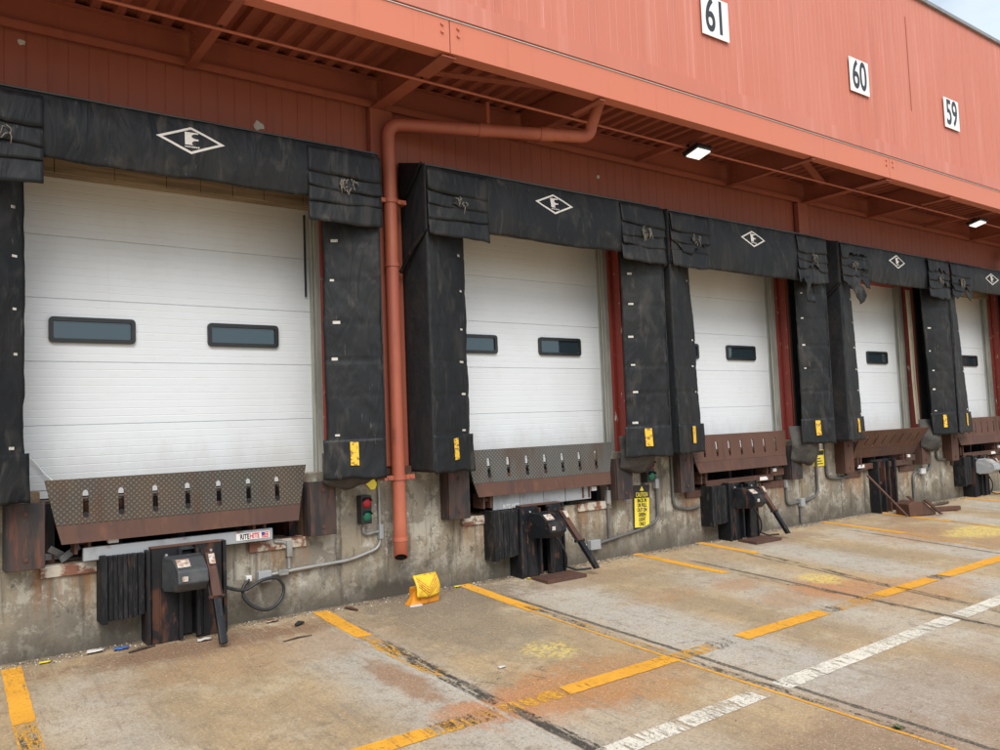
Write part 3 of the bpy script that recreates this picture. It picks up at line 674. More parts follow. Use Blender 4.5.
# ------------------------------------------------------------------ dock shelters
HEADZ = [3.80, 3.66, 3.59, 3.72, 3.80]
HEADT = [4.29, 4.28, 4.27, 4.26, 4.26]
SD = -.50; HW = 1.69
def shelter(i, c, lab):
    S = thing('dock_shelter', lab, 'dock shelter', (c,0,1.2), 'black fabric shelters around the loading doors')
    S.location = (c,0,0); sd = i*5.1+1
    zt, zb = HEADT[i], HEADZ[i]
    # head curtain: front face, bending back over the top to the wall
    def head(u, v):
        x = -HW + 2*HW*u
        L = zt-zb
        if v < .72:
            q = v/.72; z = zb+L*q; y = SD - .035*math.sin(q*math.pi)
        else:
            q = (v-.72)/.28; z = zt + .15*q - .02*math.sin(q*math.pi)*0; y = SD + (.50-.003)*q
        sag = -.025*math.sin(u*math.pi)*(1-min(v/.72,1))
        w = (fbm((x*1.0, z*.6, 0), 1.5, sd)*.020 + fbm((x*1.8, z*.5, 3), 4., sd)*.006) * (1 if v < .72 else .4)
        e = (fbm((x,0,0), 1.2, sd+3)*.016 + fbm((x,0,5), 9, sd+3)*.003)*(1-min(v/.3,1))
        return (x, min(y + w, -.002), z + sag + e)
    mb = MB(); mb.slab(head, 90, 26, .012); hd = mb.build('head_curtain', M['fabric'], S)
    mb = MB()
    def trim(u, v):
        a = Vector(head(u, .70+.045*v)); return a + Vector((0,-.006,.004))
    mb.slab(trim, 90, 2, .004); mb.build('edge_trim', M['edge_trim'], hd)
    # emblem
    ex, ez = -.045, 4.095 if i == 0 else 4.06 + .02*(i%2)
    hy = lambda x, z: head((x+HW)/(2*HW), min(max((z-zb)/(zt-zb)*.72,0),.71))[1]
    def on(x, z, off=.004): return (x, hy(x,z)-off, z)
    mb = MB(); A = [(-.275,0),(0,.115),(.275,0),(0,-.115)]; B = [(-.225,0),(0,.094),(.225,0),(0,-.094)]
    for k in range(4):
        nseg = 6
        for q in range(nseg):
            l = lambda P, tt: (P[k][0]*(1-tt)+P[(k+1)%4][0]*tt, P[k][1]*(1-tt)+P[(k+1)%4][1]*tt)
            a0, a1, b0, b1 = l(A,q/nseg), l(A,(q+1)/nseg), l(B,q/nseg), l(B,(q+1)/nseg)
            mb.add([on(ex+p[0],ez+p[1]) for p in (a0,a1,b1,b0)], [(0,1,2,3)])
    # block letter with two round bites
    pts = [(-.050,-.044),(-.050,.064),(.056,.064),(.056,.050)]
    pts += [(.044+.042*math.cos(R(75+q*210/8)), .031+.022*math.sin(R(75+q*210/8))) for q in range(9)]
    pts += [(.056,.008),(.056,-.004)]
    pts += [(.046+.042*math.cos(R(75+q*140/6)), -.028+.024*math.sin(R(75+q*140/6))) for q in range(7)]
    pts += [(.008,-.044)]
    mb.add([on(ex+p[0],ez+p[1]+.004) for p in pts], [tuple(range(len(pts)))])
    x_ = -.05
    while x_ < .055:
        w_ = rng.uniform(.006,.012); mb.add([on(ex+x_,ez-.062),on(ex+x_+w_,ez-.062),on(ex+x_+w_,ez-.050+rng.uniform(-.003,.003)),on(ex+x_,ez-.050)],[(0,1,2,3)]); x_ += w_+.004
    mb.build('emblem', M['white_mark'], hd)
    # side panels between wall and front
    for s in (-1, 1):
        def side(u, v):
            y = -.004 + (SD+.004)*u; z = 1.22 + (4.43 - 1.22 - (4.43-zt+.01)*u)*v
            w = math.sin((z*1.0 + y*2.2)*26 + fbm((y,z,0),1.2,sd)*5)*.006*math.sin(u*math.pi) + fbm((y*1.2,z*.5,s),2.6,sd+2)*.02*math.sin(u*math.pi)
            return (s*(HW+.004) + w*1.0, y, z) if s > 0 else (-(HW+.004) - abs(w)*.5 + w*.5, y, z)
        mb = MB(); mb.slab(side if s < 0 else (lambda u, v: side(1-u, v)), 14, 90, .010)
        mb.build('side_panel', M['fabric_side'], S)
        # side curtain, inner edge pushed back towards the door
        wT = [.50,.55,.50,.60,.56][i] if s > 0 else [.47,.58,.60,.64,.64][i]; wB = [.505,.56,.50,.40,.50][i] if s > 0 else [.47,.58,.70,.76,.95][i]; wI = wB
        yI = -.31 if s > 0 else -.27
        lean = (.0, 0, -.02, -.10 if s>0 else .0, -.05)[i]
        topz = zb+.12
        def cur(u, v):
            xo = s*(HW-.002); xi = s*(HW-(wB+(wT-wB)*v))
            z = 1.24 + (topz-1.24)*v
            q = u if s > 0 else 1-u                     # q = 1 at the outer edge
            y = SD + (yI-SD)*(1-q) - .02*math.sin(q*math.pi)
            x = xi + (xo-xi)*q + lean*(1-v)*.5*(1-v)
            sf = min(q*4,1)
            w = (fbm((x*1.2+z*.8, z*.7, s*4), 2.0, sd)*.016 + fbm((x*3+z*1.7, z*.9, s*9), 5., sd)*.011)
            crease = -.008*sum(math.exp(-((z-zc)/.012)**2) for zc in (1.60,1.98,2.31,2.65,3.05,3.42))
            edge = fbm((z,0,s),3.,sd+8)*.016*(1-q)
            e = fbm((x,0,s*3), 6., sd+6)*.02*(1 if v == 0 else 0)
            return (x+edge, y+(w)*sf*(.35+.65*q) - crease, z+e)
        mb = MB(); mb.slab(cur, 18, 100, .012); cu = mb.build('side_curtain', M['fabric'], S)
        def cpt(q, z, off=.006):
            u = q if s > 0 else 1-q; p = Vector(cur(u, (z-1.24)/(topz-1.24))); p.y -= off; return p
        for zc in (1.61,1.98,2.31,2.65,3.05,3.42):
            if rng.random() < (.12 if i < 2 else .25): continue
            q0 = rng.uniform(.10,.16); ww = rng.uniform(.05,.12); mb = MB()
            a, b = cpt(q0,zc), cpt(q0+ww,zc); h_ = rng.uniform(.018,.028)
            mb.prism([a, b, b+Vector((0,0,h_)), a+Vector((0,0,h_))], (0,-.003,0)); mb.build('white_tab', M['tab'], cu)
        # heavier patch at the foot, overlapping inwards
        def pat(u, v):
            q = u if s > 0 else 1-u; z = 1.21+.37*v
            qq = -.065 + 1.065*q
            p = Vector(cur(min(max(qq,0),1) if s > 0 else 1-min(max(qq,0),1), max(z-1.24,0)/(topz-1.24)))
            p.x += s*min(qq,0)*wI; p.y -= .008 + .006*fbm((p.x,z,1),3.,sd+s); p.z = z + fbm((p.x,0,s),5.,sd+12)*.025*(1-v)
            return p
        mb = MB(); mb.slab(pat, 16, 12, .010); pt = mb.build('foot_patch', M['fabric'], S)
        uc = .40 if s > 0 else .42
        a = Vector(pat(uc if s>0 else 1-uc, .33)); b = Vector(pat((uc+.14) if s>0 else 1-uc-.12, .33))
        if s < 0: a, b = b, a
        mb = MB(); a.y -= .012; b.y -= .012; up = Vector((rng.uniform(-.01,.01),.004,.215)); mb.prism([a,b,b+up,a+up],(0,-.002,0)); mb.build('warning_label', M['ylabel'], pt)
        # layered corner flaps: four overlapping strips
        fl = None; fw = .58 if (i == 0 and s < 0) else .73
        cuts = [4.22, 4.00, 3.87, 3.74, 3.56]
        for k in range(4):
            za, zbm = cuts[k]+.0, cuts[k+1]
            if k == 0:
                mb = MB(); mb.box(*sorted((s*1.495, s*1.684)), -.004, .017, 1.275, 4.05); mb.build('inner_lining', M['fabric_side'], S)
            tear = (i >= 2 and k >= 2) or (i == 3)
            def flap(u, v):
                x = s*(HW+.008) - s*fw*(u if s < 0 else 1-u)*1.0 if s < 0 else (HW+.008) - fw*(1-u)
                q = (x*s-(HW-fw))/fw
                z = zbm + (za+.02-zbm)*v
                y = SD - .040 - .016*(1-v) - .006*k*0 - .010*math.sin(q*math.pi)
                w = fbm((x*1.4, z*1.2, k), 2.2, sd+k+s)*.013
                e = (fbm((x,k,s), 3., sd+20)*.020 + (.03 if (i+k+int(s))%3 == 0 else -.01)*(q-.5))*(1-v)
                if tear: e += max(0, fbm((x*1.3,k,s), 3., sd+31)+.05)*.22*(1-v)
                if z > zt-.06: y += (z-zt+.06)*.5
                return (x, y+w, z+e - .015*(1-v)*math.sin(q*3))
            if s < 0:
                def flap2(u, v, f=flap): return f(u, v)
            mb = MB(); mb.slab(flap, 22, 6, .010); fl = mb.build('corner_flap', M['fabric'], S)
            if k == 1:   # frayed hole with loose threads
                mb = MB(); hx = s*(HW-fw*.5)+rng.uniform(-.06,.06)
                for q in range(rng.choice((8,13,20)) if (i, s) not in ((0,-1),(4,1)) else 4):
                    a0 = rng.uniform(0,6.28); r0 = rng.uniform(.05,.085); p = Vector((hx+r0*math.cos(a0), SD-.078, 3.92+r0*.75*math.sin(a0)))
                    q1 = p+Vector((rng.uniform(-.03,.03), -.012, rng.uniform(-.05,.01))); q2 = q1+Vector((rng.uniform(-.02,.02), .0, rng.uniform(-.06,.0)))
                    mb.tube([p,q1,q2], [.005,.004,.002], 5)
                o_ = len(mb.v); hp = []
                for q in range(11):
                    a0 = q*2*math.pi/11; r0 = rng.uniform(.035,.075); hp.append((hx+r0*1.2*math.cos(a0), SD-.074, 3.91+r0*.8*math.sin(a0)))
                mb.prism(hp, (0,.004,0), 1)
                mb.build('frayed_hole', [M['thread'], M['black_ink']], fl)
    # loose draught pad sagging behind the foot of the right hand curtain
    big = [.55,.8,1.0,1.0,.8][i]
    def pad(u, v):
        x = 1.05+.30*(1-big) + (.68-.30*(1-big))*u; z = 1.48-.48*big*1.0*v - .05*(1-big)
        bulge = .16*math.sin(u*math.pi)*math.sin(max(v,.02)*math.pi*.9)
        e = fbm((x,z,0), 3., sd+50)*.05
        return (x, -.18-bulge+e, z+fbm((x,0,0),4.,sd+51)*.05*v - .10*math.sin(u*math.pi)*v)
    mb = MB(); mb.slab(lambda u, v: pad(u, 1-v), 16, 12, .012); mb.build('draught_pad', M['gray_rubber'], S)
    if i == 1:
        def cf(u, v):
            y = -.02-.46*u; zt2 = 4.42-.13*u; zb2 = 3.98+.10*u+.22*u*u
            return (-HW-.03-.012*math.sin(v*3+u*2), y, zb2+(zt2-zb2)*v + fbm((u,v,0),3.,91)*.015*(1-v))
        mb = MB(); mb.slab(cf, 10, 8, .01); mb.build('corner_gusset', M['fabric'], S)
    # steel strut bracing the corner
    if i < 4:
        mb = MB(); mb.tube([(-HW-.06,-.06,3.26),(-HW-.05,-.30,3.46),(-HW-.02,-.50,3.62)], .024, 8); mb.build('corner_strut', M['black_steel'], S)
    return S
SL_ = ['black fabric dock shelter nearest the camera, left of the red downspout',
       'black fabric dock shelter around the door just right of the red downspout',
       'black fabric dock shelter around the third door from the left',
       'torn black dock shelter with a rag at its corner and gaping header, fourth door',
       'farthest black fabric dock shelter, cut by the right edge of the photo']
SH = [shelter(i, c, SL_[i]) for i, c in enumerate(BAYS)]
# rag hanging from the torn corner of the fourth shelter
mb = MB()
def rag(u, v):
    x = -1.56+.24*u+.10*v*(1-u) ; z = 3.60-.32*v*(1-.3*u)
    return (x+.10*v, SD-.10+fbm((x,z,0),5.,77)*.05-.03*math.sin(v*3), z+fbm((x,z,2),6.,78)*.05)
mb.slab(lambda u, v: rag(u,1-v), 10, 12, .010); mb.build('torn_rag', M['fabric'], SH[3])
mb = MB()
def rag2(u, v):
    x = .98+.17*u+.10*v; z = 3.62-.36*v
    return (x, SD-.10+fbm((x,z,0),5.,79)*.04, z+fbm((x,z,2),6.,80)*.03)
mb.slab(lambda u, v: rag2(u,1-v), 6, 10, .010); mb.build('torn_rag', M['fabric'], SH[2])
# ------------------------------------------------------------------ dock levelers
def lip_mesh(mb, x0, x1, z0, z1, inset, slots, sw, s0, s1, th, mat):
    """tread plate with rounded slots; local y=0 is the front face"""
    edges = [x0] + [(a+b)/2 for a, b in zip(slots, slots[1:])] + [x1]
    def edge_x(e, z):
        f = (z1-z)/(z1-z0)
        return e + inset*f if e == x0 else (e - inset*f if e == x1 else e)
    for k, sx in enumerate(slots):
        a, b = edges[k], edges[k+1]; r = sw/2
        top = [(sx-r*math.cos(R(q)), s1-r+r*math.sin(R(q))) for q in (0,30,60,90)]
        bot = [(sx-r*math.cos(R(q)), s0+r-r*math.sin(R(q))) for q in (90,60,30,0)]
        left = bot+top
        right = [(2*sx-p[0], p[1]) for p in left][::-1]
        L = [(edge_x(a,z0),z0),(sx,z0)] + left + [(sx,z1),(edge_x(a,z1),z1)]
        Rr = [(sx,z0),(edge_x(b,z0),z0),(edge_x(b,z1),z1),(sx,z1)] + right
        for P in (L, Rr):
            n = len(P)
            mb.add([(p[0],0,p[1]) for p in P], [tuple(range(n))], 0, False, mat)
            mb.add([(p[0],th,p[1]) for p in P], [tuple(range(n))], 0, False, mat)
            # walls of slot and outside
            idx = range(n)
            for q in idx:
                p, w = P[q], P[(q+1)%n]
                if abs(p[0]-sx) < 1e-6 and abs(w[0]-sx) < 1e-6: continue
                if P is L and q == n-1 and k > 0: continue
                if P is Rr and q == 1 and k < len(slots)-1: continue
                mb.add([(p[0],0,p[1]),(w[0],0,w[1]),(w[0],th,w[1]),(p[0],th,p[1])], [(0,1,2,3)], 0, False, mat)
LL = ['grey brown dock leveler with slotted lip raised at the nearest door','grey dock leveler with slotted lip and rusty band at the second door',
      'rusty red brown dock leveler with upright slotted lip, third door','rusty dock leveler whose slotted lip leans outward, fourth door','rusty dock leveler with slotted lip at the right edge of the photo']
for i, c in enumerate(BAYS):
    LV = thing('dock_leveler', LL[i], 'dock leveler', (c,0,.69), 'dock levelers below the loading doors')
    pm = (M['plate_grey'], M['plate_steel'])[i] if i < 2 else M['plate_rust']
    mb = MB(); mb.box(-1.06,1.06,.10,1.85,.475,.50); mb.build('platform', pm, LV)
    tilt = [-4,-4,-5,34,-3][i]; zl = [1.36,1.40,1.42,1.42,1.46][i]-.69
    top = zl; bot = zl-.50
    hinge = Vector((0,-.10,bot+.13))
    mt = Matrix.Translation(hinge) @ Matrix.Rotation(R(tilt),4,'X') @ Matrix.Translation(Vector((0,-.03,-(bot+.13))))
    mb = MB(); slots = [-.78+.26*k for k in range(7)]
    hw = 1.065
    lip_mesh(mb, -hw, hw, bot+.145, top, .075, slots, .042, bot+.20, top-.09, .016, mt)
    lp = mb.build('lip_plate', pm, LV)
    mb = MB(); z1, z0 = bot+.143, bot
    mb.prism([(-hw+.075,-.004,z1),(-hw+.108,-.03,z0),(hw-.108,-.03,z0),(hw-.075,-.004,z1)], (0,.02,0), 0, mt); mb.build('lip_lower_band', M['rust'], lp)
    if i < 2:
        for sx in slots:
            mb = MB(); p0 = mt @ Vector((sx,-.004,bot+.215)); p1 = mt @ Vector((sx,.012,bot+.215)); mb.cyl(p0,p1,.021,14); mb.build('slot_plug', M['rust_black'], lp)
    # lip hinge lugs, rear frame, front beam
    for sx in (-.80,.62):
        mb = MB(); mb.box(sx-.06,sx-.035,-.10,.10,.08,.24); mb.box(sx+.035,sx+.06,-.10,.10,.08,.24); mb.cyl((sx-.08,-.05,.17),(sx+.08,-.05,.17),.02,10)
        mb.build('hinge_lug', M['rust'], LV, .004)
    mb = MB(); mb.box(-1.05,1.05,.10,.16,.34,.47)
    for sx in (-1.0,-.5,0,.5,1.0): mb.box(sx-.03,sx+.03,.10,.5,.0,.34)
    mb.build('understructure', M['rust_black'], LV)
    if i == 0:
        mb = MB(); mb.box(-.80,.73,-.12,-.06,.02,.125); mb.build('front_beam', M['galv'], LV, .006)
        mb = MB(); mb.box(.40,.70,-.124,-.121,.045,.105); mb.build('maker_plate', M['sticker'], LV)
        text_obj('lettering', 'RITE', .062, M['black_ink'], LV, (.475,-.1255,.073), .68, .0008, offset=.0015)
        text_obj('lettering', 'HITE', .062, M['red_ink'], LV, (.563,-.1255,.073), .68, .0008, offset=.0015)
        mb = MB()
        for q in range(4): mb.box(.625,.69,-.1262,-.1242,.052+.013*q,.059+.013*q)
        mb.build('flag_stripes', M['red_ink'], LV)
        mb = MB(); mb.box(.625,.652,-.1275,-.1263,.074,.099); mb.build('flag_canton', M['blue_ink'], LV)
        mb = MB()
        for (dx, dz, a) in ((-.94,.03,.6),(-.86,.02,-.5),(-.98,.01,.1)):
            mb.box(-.10,.10,-.01,.01,-.025,.025,0,Matrix.Translation((dx,.12,dz+.05)) @ Matrix.Rotation(a,4,'Y') @ Matrix.Rotation(.6,4,'Z'))
        mb.build('loose_scrap', M['galv'], LV)
    elif i == 1:
        mb = MB()
        for a, b in ((-.72,-.36),(-.355,-.02),(-.015,.30),(.31,.70)): mb.box(a,b,-.09,-.06,.05+.012*(b>0),.21)
        mb.build('front_beam', M['galv'], LV, .005)
        text_obj('lettering', 'RITE-HITE', .065, M['sticker'], LV, (-.48,-.0915,.075), .8, .001)
    else:
        mb = MB(); mb.box(-.75,.72,-.09,-.05,.03,.12); mb.box(.66,.98,-.09,-.03,.09,.19); mb.build('front_beam', M['rust'], LV, .006)
        mb = MB(); mb.box(.40,.58,-.094,-.091,.045,.095) if i != 3 else mb.box(-.86,-.66,-.094,-.091,.06,.11); mb.build('white_sticker', M['sticker'], LV)
    mb = MB(); mb.box(.70,.78,-.11,-.02,.15,.20) if i else mb.box(-.62,-.54,-.115,-.04,.14,.20); mb.build('hinge_block', M['white_box'], LV, .006)
    mb = MB()
    for a, b in ((-1.083,-.66),(.55,1.083)):
        mb = MB(); mb.box(a,b,-.022,.09,-.016,.004); mb.box(a,b,-.024,-.003,-.085,-.0155); mb.build('pit_edge_angle', M['peel'] if i < 2 else M['rust'], LV, .003)
# ------------------------------------------------------------------ dock bumpers
BN = ['nearest door','second door','third door','fourth door','farthest door']
for i, c in enumerate(BAYS):
    for s in (-1,1):
        lab = ('scuffed steel-faced black dock bumper at the %s corner of the %s' % ('left' if s < 0 else 'right', BN[i]))
        b_ = thing('dock_bumper', lab, 'dock bumper', (c+s*1.20,0,.70), 'dock bumpers either side of the leveler pits')
        z1 = .50
        mb = MB()
        for k in range(5): mb.box(-.118+.048*k,-.074+.048*k,-.125,-.002,.01,z1-.02)
        mb.build('rubber_block', M['rubber'], b_, .006)
        mb = MB(); mb.box(-.13,.13,-.165,-.140,.0,z1,0)
        mb.box(-.136,-.124,-.139,-.002,.0,z1); mb.box(.124,.136,-.139,-.002,.0,z1)
        mb.build('steel_face', M['bumper'] if i < 3 else M['rust'], b_, .005)
        for zz in (.08,.42):
            mb = MB(); mb.cyl((0,-.165,zz),(0,-.175,zz),.018,8); mb.build('bolt', M['rust'], b_)
# ------------------------------------------------------------------ vehicle restraints
def restraint(x, lab, old, cable=True, plate=False, face=None, tip=(.46,-.55)):
    V = thing('vehicle_restraint', lab, 'truck restraint', (x,0,gz(-.1)), 'hook restraints fixed to the dock wall')
    st = M['rust_black'] if old else M['black_steel']; body = face or M['black_steel']
    mb = MB()
    mb.box(-.30,.30,-.05,-.002,.0,.78)                      # back plate
    mb.box(-.325,-.297,-.225,-.002,.0,.755); mb.box(.292,.32,-.20,-.002,.0,.77)
    mb.build('back_plate', st, V, .004)
    for a, b in ((-.285,-.062),(.062,.28)):
        mb = MB(); mb.box(a,b,-.195,-.175,.0,.765); mb.box(a+.06,a+.075,-.205,-.1955,.0,.60); mb.box(a,b,-.174,-.051,.74,.76)
        mb.build('front_plate', st, V, .004)
    for a, b in ((-.085,-.055),(.055,.085)):
        mb = MB(); mb.box(a,b,-.25,-.196,.02,.74); mb.build('guide_rail', st, V, .004)
    mb = MB(); mb.box(-.054,.054,-.10,-.051,.02,.70); mb.build('guide_slot', M['black_ink'], V)
    mb = MB(); mb.box(-.29,.285,-.20,-.051,.7605,.775); mb.build('top_cap', M['rust'], V, .004)
    for bx in (-.17,.19):
        mb = MB(); mb.cyl((bx,-.205,.70),(bx,-.1955,.70),.012,8); mb.build('bolt_head', M['galv'], V)
    # faceted housing, narrowing to the front
    xs_ = (-.21,.095)
    prof = [(-.197,.44),(-.20,.64),(-.24,.70),(-.38,.685),(-.50,.60),(-.52,.50),(-.44,.43),(-.26,.42)]
    pts = [Vector((xs_[0],y,z)) for y,z in prof]; n = len(pts)
    mb = MB()
    L = [Vector((xs_[0]+.05*(0 if y > -.3 else 1), y, z)) for y,z in prof]; Rr = [Vector((xs_[1]-.015*(0 if y > -.3 else 1), y, z)) for y,z in prof]
    mb.add(L+Rr, [tuple(range(n)), tuple(range(n,2*n))[::-1]] + [(k,(k+1)%n,n+(k+1)%n,n+k) for k in range(n)])
    h = mb.build('housing', body, V, .012)
    mb = MB(); a = Vector((-.15,-.40,.676)); mb.prism([a, a+Vector((.10,0,0)), a+Vector((.10,-.075,-.0525)), a+Vector((0,-.075,-.0525))], (0,-.003,.004)); mb.build('warning_sticker', M['worn_sticker'], h)
    mb = MB(); mb.box(-.13,-.085,-.524,-.520,.52,.56); mb.build('small_label', M['worn_sticker'], h)
    # hook arm: rusty upper length, black lower length, side cheeks
    top = Vector((.125,-.36,.70)); tx, ty = tip; mid = Vector((.125+(tx-.125)*.52,-.36+(ty+.36)*.55,.36)); bot = Vector((tx,ty,gz(ty)-gz(-.1)+(.03 if old else .07)))
    def bar(p, q, w, d_, m, nm):
        mb = MB(); ax = (q-p).normalized(); u = Vector((1,0,0)); v = ax.cross(u).normalized()
        mb.prism([p+u*w+v*d_, p-u*w+v*d_, p-u*w-v*d_, p+u*w-v*d_], (q-p)); return mb.build(nm, m, V, .006)
    bar(top, mid, .036, .03, M['rust'], 'hook_arm')
    bar(mid+Vector((0,.03,.04)), bot, .030, .026, M['black_steel'], 'hook_tip')
    ck = MB()
    for dx in (-.048,.048):
        p = top+Vector((dx,.03,.03)); q = mid+Vector((dx,0,0)); ck.tube([p,(p+q)/2,q], .009, 6)
    ck.cyl(mid+Vector((-.065,0,0)), mid+Vector((.065,0,0)), .018, 8); ck.build('arm_cheeks', M['rust_black'], V)
    mb = MB(); mb.prism([top+(mid-top)*.10+Vector((-.024,-.040,.028)), top+(mid-top)*.10+Vector((.024,-.040,.028)), top+(mid-top)*.32+Vector((.024,-.040,.028)), top+(mid-top)*.32+Vector((-.024,-.040,.028))], (0,-.004,.006)); mb.build('warning_sticker', M['worn_sticker'], V)
    # laminated rubber buffer on the left
    mb = MB()
    for k in range(6): mb.box(-.605+.036*k,-.571+.036*k,-.20+.004*(k%2),-.03,.24,.742)
    mb.box(-.66,-.612,-.21,-.002,.22,.75); mb.box(-.385,-.335,-.19,-.002,.25,.74)
    mb.build('rubber_buffer', M['rubber'], V, .005)
    if plate:
        mb = MB(); mb.box(-.25,.30,-.56,-.26,gz(-.5)-gz(-.1)-.005,gz(-.3)-gz(-.1)+.025,0); mb.build('floor_plate', M['rust'], V, .004)
    if cable:
        mb = MB(); mb.tube(arc((.25,-.35,.25),(.12,-.2,.45),(.30,-.22,.05),8)+[(.42,-.26,.0),(.6,-.3,.0)], .012, 8); mb.build('cable', M['cable'], V)
    return V
restraint(1.90, 'old rusty truck restraint with grey housing and drooping hook arm below the nearest door', True, False, face=M['grey_housing'], tip=(.16,-.60))
restraint(5.70, 'black truck restraint on a rusty floor plate below the second door', False, True, True)
restraint(9.23, 'black truck restraint with long black hook arm below the third door', False, True, True)
restraint(16.3, 'pale grey truck restraint below the farthest door at the right edge', True, True, False, face=M['galv'])
# broken restraint at the fourth door
x = 13.06; V = thing('broken_restraint', 'rusty broken truck restraint frame on the wall below the fourth door', 'truck restraint', (x,0,gz(-.1)))
mb = MB(); mb.box(-.30,.30,-.06,-.002,.0,.86); mb.box(-.31,-.26,-.17,-.002,0,.84); mb.box(.26,.31,-.15,-.002,0,.86); mb.box(-.08,-.04,-.15,-.061,0,.83); mb.box(.06,.10,-.15,-.061,0,.83)
mb.build('back_plate', M['rust_black'], V, .004)
mb = MB(); mb.cyl((-.15,-.075,.55),(-.15,-.06,.55),.03,10); mb.box(-.2,-.1,-.10,-.061,.46,.5); mb.build('lock_lug', M['rust'], V)
F = thing('fallen_housing', 'rusty restraint housing lying on the ground in front of its broken frame', 'scrap housing', (13.05,-.55,gz(-.55)))
mb = MB(); prof = [(-.27,0),(-.29,.24),(-.12,.30),(.10,.27),(.40,.03),(.38,0)]
mb.prism([(a,.18,b) for a,b in prof], (0,-.36,0)); mb.build('shell', M['rust'], F, .015)
mb = MB(); mb.prism([(.06,-.185,.31),(.46,-.185,.0),(.52,-.185,.0),(.14,-.185,.32)], (0,-.05,0)); mb.prism([(.06,.24,.35),(.52,.24,-.0),(.57,.24,-.0),(.13,.24,.36)], (0,-.04,0)); mb.build('side_flange', M['rust'], F, .004)
F.rotation_euler = (0,0,R(-18)); F.scale = (.8,.8,.8)
mb = MB(); y0 = -.75; mb.box(-.38,.38,-.035,.035,0,.07); o = mb.build('rusty_bar', M['rust'], None, .01, (13.75,-.62,gz(-.62)+.006)); o.rotation_euler=(0,0,R(-25)); tag(o, 'short square rusty bar on the ground beside the fallen housing', 'metal bar')
mb = MB(); mb.cyl((12.55,-.10,.62),(12.72,-.62,gz(-.62)+.02),.018,8); o = mb.build('leaning_rod', M['rust'], None); tag(o, 'thin rusty rod leaning against the broken restraint frame', 'metal rod')
mb = MB(); mb.tube([(14.25,-.25,gz(-.25)+.02),(14.5,-.30,gz(-.3)+.03),(14.8,-.27,gz(-.27)+.02)],[.02,.03,.02],7); tag(mb.build('scrap_strip', M['scrap'], None), 'dark scrap strip on the ground along the wall past the fallen housing', 'scrap')
# ------------------------------------------------------------------ signal lights and conduits
def signal(x, zc, lab, y=-.03):
    s_ = thing('signal_light', lab, 'traffic light', (x,y,zc), 'red and green dock signal lights')
    mb = MB(); mb.box(-.068,.068,-.09,.028,-.15,.15); mb.build('housing', M['black_plastic'], s_, .012)
    for dz, m, nm in ((.07,'red_lens','red_lens'),(-.07,'green_lens','green_lens')):
        mb = MB(); n = 18
        prof = [(.054,-.092),(.050,-.108),(.03,-.118),(.0,-.121)]
        rings = [[(r*math.cos(k*2*math.pi/n), y_, dz+r*math.sin(k*2*math.pi/n)) for k in range(n)] for r,y_ in prof[:-1]]
        vs = [p for g in rings for p in g]+[(0,-.121,dz)]
        fs = [(j*n+k,j*n+(k+1)%n,(j+1)*n+(k+1)%n,(j+1)*n+k) for j in range(2) for k in range(n)]+[(2*n+k,2*n+(k+1)%n,3*n) for k in range(n)]
        mb.add(vs, fs, 0, True); mb.build(nm, M[m], s_)
        mb = MB(); vs = []
        for y_ in (-.090,-.135):
            for k in range(9): a = R(20+k*17.5); vs.append((.060*math.cos(a), y_, dz+.060*math.sin(a)))
        mb.add(vs, [(k,k+1,9+k+1,9+k) for k in range(8)], 0, True); mb.build('visor', M['black_plastic'], s_)
    return s_
sg = signal(3.60, .865, 'dock signal light with red and green lenses under the nearest shelter')
sg.scale = (.84,.9,.92); sg.location.z += .025
signal(7.54, 1.02, 'dock signal light showing its green lens above the yellow caution sign')
def conduit(lab, runs, boxes, m='conduit', r=.016):
    x0 = runs[0][0]
    C_ = thing('conduit', lab, 'conduit', (x0[0],x0[1],x0[2]), 'electrical conduits on the dock wall'); off = Vector(x0)
    for pts in runs:
        P = [Vector(p) for p in pts]; out = [P[0]]
        for k in range(1, len(P)-1):
            a = P[k]+(P[k-1]-P[k]).normalized()*min(.09,(P[k-1]-P[k]).length*.45); b = P[k]+(P[k+1]-P[k]).normalized()*min(.09,(P[k+1]-P[k]).length*.45)
            out += arc(P[k],a,b,5)
        out.append(P[-1])
        mb = MB(); mb.tube([p-off for p in out], r, 10); mb.build('pipe_run', M[m], C_)
    for (bx,by,bz,w,h,d_,mm) in boxes:
        mb = MB(); mb.box(-w/2,w/2,-d_/2,d_/2,-h/2,h/2); o = mb.build('junction_box', M[mm], C_, .006); o.location = Vector((bx,by,bz))-off
    return C_
conduit('galvanised conduit bending below the nearest signal light to a box and hose', [[(3.78,-.03,1.27),(3.78,-.03,.50),(3.45,-.03,.42),(2.84,-.03,.40),(2.62,-.03,.385)],[(3.78,-.03,.66),(3.60,-.03,.64),(3.60,-.03,.72)],[(2.84,-.03,.42),(2.84,-.03,.66),(2.70,-.03,.68)]],
        [(3.78,-.035,.655,.045,.14,.06,'galv'),(2.60,-.04,.385,.12,.10,.07,'galv'),(2.78,-.035,.395,.09,.05,.05,'conduit'),(2.84,-.035,.60,.05,.14,.055,'conduit'),(2.46,-.04,.385,.05,.05,.05,'white_box')])
hb = [(2.46,-.06,.385)]
cb = MB(); pts = [(2.0,-.16,.50),(2.12,-.15,.44),(2.22,-.12,.36),(2.40,-.10,.30),(2.56,-.09,.36),(2.70,-.08,.36),(2.77,-.07,.27),(2.74,-.08,.17),(2.63,-.10,.10),(2.50,-.10,.13),(2.41,-.09,.22),(2.40,-.07,.31),(2.46,-.055,.38)]
